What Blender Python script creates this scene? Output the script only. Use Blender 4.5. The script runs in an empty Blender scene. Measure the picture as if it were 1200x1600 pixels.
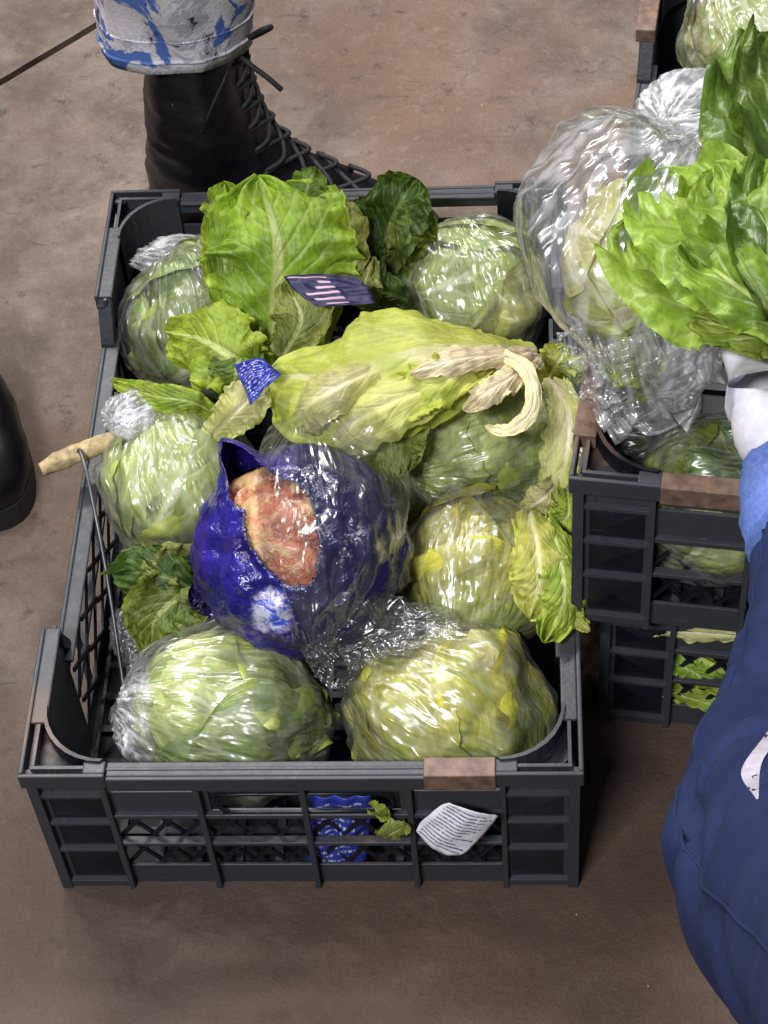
import bpy, bmesh, math, random
import numpy as np
from math import sin, cos, pi, radians
from mathutils import Vector, Matrix
random.seed(7)

# ------------------------------------------------------------------ camera, world, lamps, exposure
S = bpy.context.scene
COL = S.collection
CAM = np.array([0.1656, -1.0742, 1.4498]); FPX = 3329.4
_pit, _yaw, _rol = 0.901, -0.1111, -0.1007
_fw = np.array([sin(_yaw)*cos(_pit), cos(_yaw)*cos(_pit), -sin(_pit)])
_rt = np.array([cos(_yaw), -sin(_yaw), 0.0]); _up = np.cross(_rt, _fw)
_r2 = _rt*cos(_rol) + _up*sin(_rol); _u2 = -_rt*sin(_rol) + _up*cos(_rol)
cam_d = bpy.data.cameras.new('camera'); cam = bpy.data.objects.new('camera', cam_d); COL.objects.link(cam)
cam.matrix_world = Matrix(((_r2[0], _u2[0], -_fw[0], CAM[0]), (_r2[1], _u2[1], -_fw[1], CAM[1]),
                           (_r2[2], _u2[2], -_fw[2], CAM[2]), (0, 0, 0, 1)))
cam_d.sensor_fit = 'VERTICAL'; cam_d.sensor_height = 36.0; cam_d.lens = 36.0*FPX/1600.0
cam_d.clip_start = 0.05; cam_d.clip_end = 100
S.camera = cam

W_ = bpy.data.worlds.new('World'); S.world = W_; W_.use_nodes = True
W_.node_tree.nodes['Background'].inputs[0].default_value = (0.75, 0.82, 1.0, 1)
W_.node_tree.nodes['Background'].inputs[1].default_value = 0.115

def lamp(name, loc, target, sx, sy, power, col):
    d = bpy.data.lights.new(name, 'AREA'); d.shape = 'RECTANGLE'; d.size = sx; d.size_y = sy
    d.energy = power; d.color = col
    o = bpy.data.objects.new(name, d); COL.objects.link(o); o.location = loc
    o.rotation_euler = (Vector(target)-Vector(loc)).to_track_quat('-Z', 'Y').to_euler()
    return o
lamp('overhead_lamp', (-0.95, 1.75, 2.9), (0, 0.3, 0), 1.4, 0.28, 122, (1.0, 0.965, 0.93))
lamp('overhead_lamp', (-0.60, -1.95, 2.8), (0, 0, 0.1), 0.8, 0.22, 96, (0.95, 0.96, 1.0))
lamp('overhead_lamp', (0.65, 1.1, 2.9), (0.2, 0.2, 0.1), 0.8, 0.2, 38, (0.97, 0.97, 1.0))  # dim unseen lamp, added for highlights on the film
lamp('overhead_lamp', (-2.3, 0.5, 2.9), (0, 0.1, 0.1), 0.25, 1.2, 40, (1.0, 0.97, 0.94))  # another dim unseen lamp, added for more glints

vs = S.view_settings; vs.view_transform = 'Standard'; vs.look = 'None'; vs.exposure = 0.0; vs.gamma = 1.0
vs.use_curve_mapping = False
S.render.engine = 'CYCLES'
cy = S.cycles
cy.use_denoising = True
cy.max_bounces = 6; cy.transparent_max_bounces = 24; cy.diffuse_bounces = 3; cy.glossy_bounces = 3
cy.use_adaptive_sampling = True; cy.adaptive_threshold = 0.02
cy.transmission_bounces = 6
cy.caustics_reflective = False; cy.caustics_refractive = False
cy.sample_clamp_indirect = 6.0

# ------------------------------------------------------------------ helpers
def at(px, py, z):
    """a point of the place: where the sight line of photo pixel (px,py) meets height z"""
    d = _fw*FPX + _r2*(px-600) - _u2*(py-800)
    return CAM + d*((z-CAM[2])/d[2])
def ppm(P):  # pixels per metre at P
    return FPX/((np.asarray(P)-CAM)@_fw)

_rng = np.random.RandomState(3)
_perm = np.concatenate([_rng.permutation(256)]*3)
_grad = _rng.normal(size=(256, 3)); _grad /= np.linalg.norm(_grad, axis=1)[:, None]
def pn(p):
    p = np.asarray(p, float); i = np.floor(p).astype(int); f = p-i; i = i & 255
    u = f*f*f*(f*(f*6-15)+10)
    r = 0
    for dx in (0, 1):
        for dy in (0, 1):
            for dz in (0, 1):
                h = _perm[_perm[_perm[i[..., 0]+dx] + i[..., 1]+dy] + i[..., 2]+dz]
                g = _grad[h]
                v = g[..., 0]*(f[..., 0]-dx)+g[..., 1]*(f[..., 1]-dy)+g[..., 2]*(f[..., 2]-dz)
                w = (u[..., 0] if dx else 1-u[..., 0])*(u[..., 1] if dy else 1-u[..., 1])*(u[..., 2] if dz else 1-u[..., 2])
                r = r+w*v
    return r*1.6
def fbm(p, o=3):
    r = 0; a = 1.0; p = np.asarray(p, float)
    for k in range(o):
        r = r+a*pn(p+17.3*k); p = p*2.03; a *= .5
    return r
def ridge(p, o=3):
    r = 0; a = 1.0; p = np.asarray(p, float)
    for k in range(o):
        r = r+a*(1-2*np.abs(pn(p+11.7*k))); p = p*2.1; a *= .5
    return r
def sst(a, b, x):
    t = np.clip((x-a)/(b-a), 0, 1); return t*t*(3-2*t)

def mk(name, V, F, mat, parent=None, uv=None, smooth=True, solid=0, pleat=None):
    me = bpy.data.meshes.new(name)
    me.from_pydata([tuple(map(float, v)) for v in V], [], [tuple(map(int, f)) for f in F])
    if uv is not None:
        l = me.uv_layers.new(name='UVMap')
        idx = np.zeros(len(me.loops), int); me.loops.foreach_get('vertex_index', idx)
        l.data.foreach_set('uv', np.asarray(uv, float)[idx].ravel())
    if pleat is not None:
        me.attributes.new('pleat', 'FLOAT_VECTOR', 'POINT').data.foreach_set('vector', np.asarray(pleat, np.float32).ravel())
    if smooth: me.polygons.foreach_set('use_smooth', [True]*len(me.polygons))
    me.materials.append(mat); me.update()
    o = bpy.data.objects.new(name, me); COL.objects.link(o)
    if parent: o.parent = parent
    if solid:
        m = o.modifiers.new('thickness', 'SOLIDIFY'); m.thickness = solid; m.offset = 0
    return o
def tag(o, label, cat, group=None):
    o['label'] = label; o['category'] = cat
    if group: o['group'] = group
    return o
def thing(name, label, cat, loc=(0, 0, 0), group=None, rotz=0):
    o = bpy.data.objects.new(name, None); COL.objects.link(o); o.location = [float(c) for c in loc]
    o.rotation_euler = (0, 0, rotz); o.empty_display_size = .05
    return tag(o, label, cat, group)
def gridF(n, m, wrap=False):
    F = []
    for i in range(n-1):
        for j in range(m if wrap else m-1):
            j2 = (j+1) % m
            F.append((i*m+j, i*m+j2, (i+1)*m+j2, (i+1)*m+j))
    return F

class MB:
    def __init__(s): s.V = []; s.F = []
    def quad(s, pts):
        n = len(s.V); s.V += [tuple(p) for p in pts]; s.F.append(tuple(range(n, n+len(pts))))
    def hexa(s, P):  # 8 points: bottom 4 ccw, top 4 ccw
        n = len(s.V); s.V += [tuple(p) for p in P]
        for f in ((3, 2, 1, 0), (4, 5, 6, 7), (0, 1, 5, 4), (1, 2, 6, 5), (2, 3, 7, 6), (3, 0, 4, 7)):
            s.F.append(tuple(n+i for i in f))
    def box(s, x0, x1, y0, y1, z0, z1):
        s.hexa([(x0, y0, z0), (x1, y0, z0), (x1, y1, z0), (x0, y1, z0), (x0, y0, z1), (x1, y0, z1), (x1, y1, z1), (x0, y1, z1)])
    def bar(s, A, B, w, n, t):
        """flat bar from A to B, width w in the plane whose normal is n, thickness t along n"""
        A = np.array(A, float); B = np.array(B, float); n = np.array(n, float); d = B-A; d /= np.linalg.norm(d)
        q = np.cross(d, n)*w/2; n = n*t/2
        s.hexa([A-q-n, B-q-n, B+q-n, A+q-n, A-q+n, B-q+n, B+q+n, A+q+n])
    def build(s, name, mat, parent, bevel=0, smooth=False):
        o = mk(name, s.V, s.F, mat, parent, smooth=smooth)
        if bevel:
            b = o.modifiers.new('soft_edge', 'BEVEL'); b.width = bevel; b.segments = 2; b.limit_method = 'ANGLE'
        return o
def tube(name, pts, r, mat, parent=None, n=8, sub=6, smooth=True, lump=0.0, seed=0):
    P = crom(pts, max(3, sub*len(pts))); V = []; m = len(P)
    T = np.gradient(P, axis=0); T /= np.linalg.norm(T, axis=1)[:, None]
    a = np.array([0, 0, 1.0]) if abs(T[0][2]) < .9 else np.array([1.0, 0, 0])
    rr = np.interp(np.linspace(0, 1, m), np.linspace(0, 1, len(np.atleast_1d(r))), np.atleast_1d(r)) if np.ndim(r) else np.full(m, r)
    for i in range(m):
        s = np.cross(T[i], a); s /= np.linalg.norm(s); u = np.cross(s, T[i]); a = u
        for k in range(n):
            th = 2*pi*k/n
            q = rr[i]*(1+lump*pn(np.array([[i*.35, k*.9, seed+.5]]))[0]) if lump else rr[i]
            V.append(P[i]+q*(s*cos(th)+u*sin(th)))
    F = gridF(m, n, True); F.append(tuple(range(n))[::-1]); F.append(tuple(range((m-1)*n, m*n)))
    return mk(name, V, F, mat, parent, smooth=smooth)
def crom(pts, n):
    P = np.array(pts, float); P = np.vstack([2*P[0]-P[1], P, 2*P[-1]-P[-2]])
    k = len(P)-3; out = []
    for t in np.linspace(0, k-1e-6, n):
        i = int(t); f = t-i; a, b, c, d = P[i:i+4]
        out.append(.5*((2*b)+(-a+c)*f+(2*a-5*b+4*c-d)*f*f+(-a+3*b-3*c+d)*f**3))
    return np.array(out)

# ------------------------------------------------------------------ materials
class NT:
    def __init__(s, name):
        s.m = bpy.data.materials.new(name); s.m.use_nodes = True; s.t = s.m.node_tree; s.t.nodes.clear()
        s.out = s.n('ShaderNodeOutputMaterial')
    def n(s, typ, **kw):
        nd = s.t.nodes.new(typ)
        for k, v in kw.items(): setattr(nd, k, v)
        return nd
    def put(s, nd, key, v):
        if v is None: return
        if hasattr(v, 'is_output') : s.t.links.new(v, nd.inputs[key])
        else:
            if isinstance(v, (tuple, list)) and len(v) == 3 and nd.inputs[key].type == 'RGBA': v = (*v, 1)
            nd.inputs[key].default_value = v
    def math(s, op, a, b=None, c=None, clamp=False):
        nd = s.n('ShaderNodeMath', operation=op, use_clamp=clamp); s.put(nd, 0, a); s.put(nd, 1, b)
        if c is not None: s.put(nd, 2, c)
        return nd.outputs[0]
    def vmath(s, op, a, b=None, scale=None):
        nd = s.n('ShaderNodeVectorMath', operation=op); s.put(nd, 0, a); s.put(nd, 1, b)
        if scale is not None: s.put(nd, 'Scale', scale)
        return nd.outputs['Value' if op in ('DOT_PRODUCT', 'LENGTH') else 'Vector']
    def mix(s, f, a, b):
        nd = s.n('ShaderNodeMix', data_type='RGBA'); s.put(nd, 0, f); s.put(nd, 6, a); s.put(nd, 7, b); return nd.outputs[2]
    def mul(s, a, b, f=1.0):
        nd = s.n('ShaderNodeMix', data_type='RGBA', blend_type='MULTIPLY'); s.put(nd, 0, f); s.put(nd, 6, a); s.put(nd, 7, b); return nd.outputs[2]
    def ms(s, f, a, b):
        nd = s.n('ShaderNodeMixShader'); s.put(nd, 0, f); s.t.links.new(a, nd.inputs[1]); s.t.links.new(b, nd.inputs[2]); return nd.outputs[0]
    def ramp(s, f, lo, hi):  # smoothstep map range
        nd = s.n('ShaderNodeMapRange', interpolation_type='SMOOTHSTEP'); s.put(nd, 0, f); s.put(nd, 1, lo); s.put(nd, 2, hi); return nd.outputs[0]
    def noise(s, vec, scale, detail=3, rough=.55, dist=0, typ='FBM', out=0):
        nd = s.n('ShaderNodeTexNoise', noise_type=typ); s.put(nd, 'Vector', vec); s.put(nd, 'Scale', scale); s.put(nd, 'Detail', detail)
        s.put(nd, 'Roughness', rough); s.put(nd, 'Distortion', dist); return nd.outputs[out]
    def voro(s, vec, scale, feature='F1', out='Distance', rnd=1.0):
        nd = s.n('ShaderNodeTexVoronoi', feature=feature); s.put(nd, 'Vector', vec); s.put(nd, 'Scale', scale); s.put(nd, 'Randomness', rnd); return nd.outputs[out]
    def n_x(s, v):
        q = s.n('ShaderNodeSeparateXYZ'); s.put(q, 0, v); return q.outputs[0]
    def obj(s): return s.n('ShaderNodeTexCoord').outputs['Object']
    def uv(s): return s.n('ShaderNodeTexCoord').outputs['UV']
    def pos(s): return s.n('ShaderNodeNewGeometry').outputs['Position']
    def bump(s, h, strength=.3, dist=.01, normal=None):
        nd = s.n('ShaderNodeBump'); s.put(nd, 'Height', h); s.put(nd, 'Strength', strength); s.put(nd, 'Distance', dist)
        if normal is not None: s.put(nd, 'Normal', normal)
        return nd.outputs[0]
    def prin(s, col, rough=.5, normal=None, spec=.5, **kw):
        nd = s.n('ShaderNodeBsdfPrincipled'); s.put(nd, 'Base Color', col); s.put(nd, 'Roughness', rough); s.put(nd, 'Specular IOR Level', spec)
        if normal is not None: s.put(nd, 'Normal', normal)
        for k, v in kw.items(): s.put(nd, k.replace('_', ' '), v)
        return nd.outputs[0]
    def done(s, sh): s.t.links.new(sh, s.out.inputs[0]); return s.m

def mat_leaf(name, lam, edge, rib, ribw=.11, brown=.0, trans=.3, rough=.42, nv=9.0, dark=.55, bs=.45, patch=None, sa=1.0, la=.36):
    k = NT(name); uv = k.uv(); sp = k.n('ShaderNodeSeparateXYZ'); k.put(sp, 0, uv)
    o = k.obj(); rnd = k.n('ShaderNodeObjectInfo').outputs['Random']
    big = k.noise(o, 26, 3, .6); fine = k.noise(o, 140, 3, .6)
    wob = k.math('MULTIPLY', k.math('SUBTRACT', k.noise(o, 45, 2), .5), .10)
    a = k.math('MULTIPLY', k.math('ABSOLUTE', k.math('ADD', k.math('SUBTRACT', sp.outputs[0], .5), k.math('MULTIPLY', wob, .25))), 2.0)
    v = sp.outputs[1]
    rw = k.math('MULTIPLY', k.math('SUBTRACT', 1.12, v), ribw)
    ribm = k.math('SUBTRACT', 1.0, k.ramp(a, k.math('MULTIPLY', rw, .55), k.math('MULTIPLY', rw, 1.5)))
    ph = k.math('ADD', k.math('MULTIPLY', k.math('SUBTRACT', v, k.math('MULTIPLY', k.math('POWER', a, .8), .42)), nv*pi), k.math('MULTIPLY', wob, 16.0))
    lat = k.math('POWER', k.math('ABSOLUTE', k.math('COSINE', ph)), 14.0)
    lat = k.math('MULTIPLY', lat, k.math('SUBTRACT', 1.0, k.math('MULTIPLY', a, .55)))
    wv = k.vmath('ADD', o, k.vmath('SCALE', k.noise(o, 60, 2, out=1), scale=.012))
    ve = k.voro(wv, 95, 'DISTANCE_TO_EDGE')
    net = k.math('SUBTRACT', 1.0, k.ramp(ve, .0, .12))
    col = k.mix(k.ramp(big, .32, .68), tuple(c*dark for c in lam), lam)
    em = k.math('MULTIPLY', k.ramp(k.math('MAXIMUM', a, k.math('MULTIPLY', v, .95)), .45, 1.0), k.ramp(fine, .2, .7))
    col = k.mix(em, col, edge)
    hue = k.n('ShaderNodeHueSaturation'); k.put(hue, 'Hue', k.math('ADD', .488, k.math('MULTIPLY', rnd, .022)))
    k.put(hue, 'Value', k.math('ADD', .85, k.math('MULTIPLY', rnd, .3))); k.put(hue, 'Color', col); col = hue.outputs[0]
    cs = k.n('ShaderNodeCombineXYZ'); k.put(cs, 0, k.math('MULTIPLY', k.math('ADD', sp.outputs[0], k.math('MULTIPLY', wob, .6)), 34.0)); k.put(cs, 1, k.math('MULTIPLY', v, 3.2)); k.put(cs, 2, k.math('MULTIPLY', rnd, 40.0))
    strk = k.noise(cs.outputs[0], 1.0, 3, .6)
    col = k.mul(col, k.mix(k.ramp(strk, .3, .72), (.74, .77, .7), (1.16, 1.14, 1.12)), sa)
    col = k.mix(k.math('MULTIPLY', net, .10), col, rib)
    col = k.mix(k.math('MULTIPLY', lat, la), col, rib)
    col = k.mix(k.math('MULTIPLY', ribm, .92), col, rib)
    if patch:
        col = k.mix(k.math('MULTIPLY', k.ramp(k.noise(o, 13, 3, .6, .4), .46, .64), .75), col, patch)
    if brown:
        bm = k.math('MULTIPLY', k.ramp(k.noise(o, 38, 4, .7), .56, .74), brown)
        col = k.mix(bm, col, (.34, .17, .05))
    h = k.math('ADD', k.math('MULTIPLY', k.ramp(ve, 0, .3), .16), k.math('SUBTRACT', k.math('ADD', k.math('MULTIPLY', big, 1.3), k.math('MULTIPLY', strk, .9*sa)), k.math('MULTIPLY', lat, 1.9*la)))
    nb = k.bump(h, bs, .0035)
    p = k.prin(col, rough, nb, .45)
    tr = k.n('ShaderNodeBsdfTranslucent'); k.put(tr, 'Color', k.mul(col, (1.15, 1.1, .55))); k.put(tr, 'Normal', nb)
    return k.done(k.ms(trans, p, tr.outputs[0]))

def mat_film(name, haze=.10, crease=.5, scale=1.0, gloss=.14, tint=(.985, .985, .985), boost=2.0, cap=.45, lump=1.0):
    """thin clear film: long pleats run along the 'pleat' attribute of the sheet"""
    k = NT(name); o = k.obj()
    at_ = k.n('ShaderNodeAttribute', attribute_name='pleat'); pv = at_.outputs['Vector']
    n1 = k.n('ShaderNodeTexNoise'); k.put(n1, 'Vector', pv); k.put(n1, 'Scale', 1.5*scale); k.put(n1, 'Detail', 2.0); k.put(n1, 'Roughness', .5); k.put(n1, 'Distortion', .15)
    n2 = k.noise(o, 32*lump, 2, .55)
    r = k.math('ABSOLUTE', k.math('SUBTRACT', n1.outputs[0], .5))            # sharp valleys = creases
    h = k.math('ADD', k.math('MULTIPLY', k.ramp(r, .0, .22), .30), k.math('MULTIPLY', n2, .25))
    nn = k.bump(h, crease, .02)
    fr = k.n('ShaderNodeFresnel'); k.put(fr, 'IOR', 1.5); k.put(fr, 'Normal', nn)
    fac = k.math('MINIMUM', k.math('MULTIPLY', fr.outputs[0], boost), cap)
    tp = k.n('ShaderNodeBsdfTransparent'); k.put(tp, 0, tint)
    df = k.n('ShaderNodeBsdfDiffuse'); k.put(df, 0, (.88, .9, .92)); k.put(df, 'Normal', nn)
    hz = k.math('ADD', haze*.45, k.math('MULTIPLY', k.math('SUBTRACT', 1.0, k.ramp(r, .0, .10)), haze*1.4))
    base = k.ms(hz, tp.outputs[0], df.outputs[0])
    gl = k.n('ShaderNodeBsdfGlossy'); k.put(gl, 0, (1, 1, 1)); k.put(gl, 'Roughness', gloss); k.put(gl, 'Normal', nn)
    return k.done(k.ms(fac, base, gl.outputs[0]))

def mat_crate(name, up=.10):
    k = NT(name); o = k.obj()
    d1 = k.noise(o, 9, 5, .65); d2 = k.noise(o, 70, 4, .6); geo = k.n('ShaderNodeNewGeometry')
    nz = k.n('ShaderNodeSeparateXYZ'); k.put(nz, 0, geo.outputs['Normal'])
    dust = k.math('MULTIPLY', k.ramp(d1, .35, .75), k.ramp(d2, .3, .7))
    dust = k.math('ADD', k.math('MULTIPLY', dust, .2), k.math('MULTIPLY', k.ramp(nz.outputs[2], .4, .95), k.math('MULTIPLY', k.ramp(d1, .2, .7), up*1.6)))
    wear = k.math('MULTIPLY', k.ramp(geo.outputs['Pointiness'], .51, .58), .35)
    col = k.mix(dust, (.0028, .0046, .0090), (.040, .042, .050))
    col = k.mix(wear, col, (.10, .11, .12))
    sc = k.noise(k.vmath('MULTIPLY', o, (30, 30, 400)), 1.0, 3, .7); col = k.mix(k.math('MULTIPLY', k.ramp(sc, .62, .72), .22), col, (.12, .125, .13))
    br = k.math('MULTIPLY', k.ramp(k.noise(o, 6.5, 4, .7), .56, .68), k.ramp(nz.outputs[2], .3, .9))
    col = k.mix(k.math('MULTIPLY', br, .55), col, (.14, .085, .055))
    return k.done(k.prin(col, k.math('ADD', .30, k.math('MULTIPLY', d2, .3)), k.bump(k.math('ADD', d2, k.noise(o, 300, 2)), .12, .002), .36))

def mat_simple(name, col, rough=.5, var=.3, scale=40, bump=.2, bd=.002, spec=.5, **kw):
    k = NT(name); o = k.obj(); n = k.noise(o, scale, 4, .6)
    c = k.mix(k.ramp(n, .3, .7), tuple(x*(1-var) for x in col), tuple(min(1, x*(1+var*.6)) for x in col))
    return k.done(k.prin(c, rough, k.bump(n, bump, bd), spec, **kw))

def mat_floor():
    k = NT('worn_concrete'); o = k.pos()
    big = k.noise(o, 2.1, 5, .62, .4); mid = k.noise(o, 9, 6, .68, .3); fine = k.noise(o, 60, 5, .7); gr = k.noise(o, 420, 3, .7)
    col = k.mix(k.ramp(mid, .34, .68), (.094, .068, .052), (.205, .162, .132))
    col = k.mix(k.math('MULTIPLY', k.ramp(k.math('ADD', big, k.math('MULTIPLY', k.n_x(o), .14)), .42, .60), .85), col, (.148, .092, .060))
    col = k.mix(k.math('MULTIPLY', k.ramp(k.noise(o, 4.3, 6, .72, 1.2), .50, .70), .6), col, (.062, .045, .040))
    col = k.mix(k.math('MULTIPLY', k.ramp(fine, .52, .70), .38), col, (.235, .195, .165))
    col = k.mix(k.math('MULTIPLY', k.ramp(k.noise(o, 33, 5, .75), .56, .68), .7), col, (.055, .04, .036))
    sv = k.vmath('MULTIPLY', k.vmath('ADD', o, k.vmath('SCALE', k.noise(o, 7, 2, out=1), scale=.12)), (16, 95, 1)); col = k.mix(k.math('MULTIPLY', k.ramp(k.noise(sv, 1.0, 3, .6), .66, .74), .6), col, (.03, .023, .02))
    # dark brown tone growing towards the front and right, with a ragged edge
    sp = k.n('ShaderNodeSeparateXYZ'); k.put(sp, 0, o)
    e = k.math('ADD', k.math('MULTIPLY', sp.outputs[0], .35), k.math('MULTIPLY', sp.outputs[1], -1.0))
    e = k.math('ADD', e, k.math('MULTIPLY', k.math('SUBTRACT', k.noise(o, 5, 5, .65), .5), .55))
    st = k.ramp(e, -.24, .26)
    col = k.mix(k.math('MULTIPLY', st, k.math('ADD', .58, k.math('MULTIPLY', k.ramp(mid, .3, .7), .34))), col, (.052, .031, .022))
    col = k.mul(col, k.mix(gr, (.55, .55, .55), (1.4, 1.4, 1.4)))
    h = k.math('ADD', k.math('MULTIPLY', fine, 1.0), k.math('ADD', k.math('MULTIPLY', gr, .35), mid))
    return k.done(k.prin(col, k.math('ADD', .5, k.math('MULTIPLY', mid, .3)), k.bump(h, .45, .004), .35))

M = {}
M['floor'] = mat_floor()
M['crate'] = mat_crate('dark_recycled_plastic')
M['rim'] = mat_crate('scuffed_rim_plastic', .42)
M['base'] = mat_simple('shade_black_bottom', (.006, .007, .009), .6, .4, 30)  # near-black colour puts the interior shade into the bottom sheet
M['brown'] = mat_simple('scuffed_brown_plastic', (.17, .105, .072), .55, .45, 90, .25)
M['film'] = mat_film('clear_wrap', .05, .38, .62, .28, boost=2.0, lump=.6)
M['film_bag'] = mat_film('clear_bag_film', .016, .42, .34, .18, boost=1.35, cap=.26, lump=.5)
M['film_big'] = mat_film('cloudy_bag_film', .12, .45, .6, .22, boost=1.8, lump=.6)
M['film_white'] = mat_film('milky_glare_wrap', .30, .32, .35, .36, boost=1.0)  # milky film; its white haze also carries painted glare
L = {}
L['bright'] = mat_leaf('leaf_bright_green', (.29, .46, .03), (.46, .62, .05), (.60, .68, .24))
L['mid'] = mat_leaf('leaf_mid_green', (.125, .215, .020), (.22, .32, .036), (.40, .46, .15))
L['dark'] = mat_leaf('leaf_dark_green', (.055, .115, .016), (.11, .20, .028), (.22, .30, .09))
L['yellow'] = mat_leaf('leaf_yellow_green', (.58, .60, .11), (.60, .66, .10), (.80, .77, .42), .16, .12, .32, .42, 6, .72, .4, (.42, .50, .06), .8, .26)
L['pale'] = mat_leaf('leaf_pale_cream', (.66, .64, .27), (.62, .66, .20), (.84, .77, .55), .22, .14, .3, .42, 6, .78, .4, (.58, .60, .14), .8, .22)
L['olive'] = mat_leaf('leaf_olive', (.22, .27, .045), (.40, .42, .09), (.5, .52, .22), .12, .45, .28)
L['held'] = mat_leaf('leaf_held_green', (.20, .31, .028), (.31, .42, .05), (.46, .54, .18), .10, .0, .28, .42, 5, .45, .5, (.11, .20, .02), .25)
L['helddark'] = mat_leaf('leaf_held_dark', (.085, .155, .016), (.14, .23, .026), (.30, .38, .12), .10, .0, .28, .33, 5, .45, .5, (.05, .10, .012), .25)
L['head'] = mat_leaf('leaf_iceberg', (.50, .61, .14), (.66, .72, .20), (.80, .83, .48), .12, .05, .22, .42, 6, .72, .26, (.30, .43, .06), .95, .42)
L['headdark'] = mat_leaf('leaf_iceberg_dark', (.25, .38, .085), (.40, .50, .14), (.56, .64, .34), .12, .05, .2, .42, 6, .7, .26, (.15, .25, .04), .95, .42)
L['headyellow'] = mat_leaf('leaf_iceberg_yellowing', (.52, .52, .06), (.68, .60, .09), (.74, .72, .32), .12, .3, .22, .42, 6, .7, .26, (.30, .42, .05), .95, .42)

# ------------------------------------------------------------------ floor
def build_floor():
    A = at(0, 128, 0); B = at(150, 40, 0); d = B-A; d[2] = 0; d /= np.linalg.norm(d); q = np.array([-d[1], d[0], 0])
    g = .0045; prof = [(-14, 0), (-g*2.2, 0), (-g, -.001), (-g*.8, -.010), (g*.8, -.010), (g, -.001), (g*2.2, 0), (14, 0)]
    tt = np.concatenate([[-14], np.linspace(-1.2, 1.2, 90), [14]]); V = []
    for i, t in enumerate(tt):
        w = .0035*pn(np.array([[t*9, 3.1, .5]]))[0]+.0012*pn(np.array([[t*60, 8.1, .5]]))[0]
        for (s, z) in prof:
            s2 = s+(w if abs(s) < 1 else 0); p = A+d*t+q*s2; V.append((p[0], p[1], z))
    o = mk('floor', V, gridF(len(tt), len(prof)), M['floor'], smooth=False); o['kind'] = 'structure'
build_floor()
def build_grit():
    mb = MB(); r = random.Random(5)
    for i in range(12):
        p = at(r.uniform(-50, 1250), r.choice([r.uniform(-50, 1650), r.uniform(1380, 1650)]), 0)
        if -.22 < p[0] < .8 and -.31 < p[1] < .31: continue
        s = r.uniform(.0005, .0013); a = r.uniform(0, 6); c, n = cos(a)*s, sin(a)*s
        mb.hexa([(p[0]+x*c-y*n*.6, p[1]+x*n+y*c*.6, z) for z in (0, s*r.uniform(.5, 1)) for (x, y) in ((-1, -1), (1, -1), (1, 1), (-1, 1))])
    o = mb.build('floor_grit', mat_simple('pale_grit', (.5, .46, .42), .7), None); o['kind'] = 'stuff'
    o['label'] = 'pale grit and crumbs scattered over the concrete floor'
build_grit()

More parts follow.
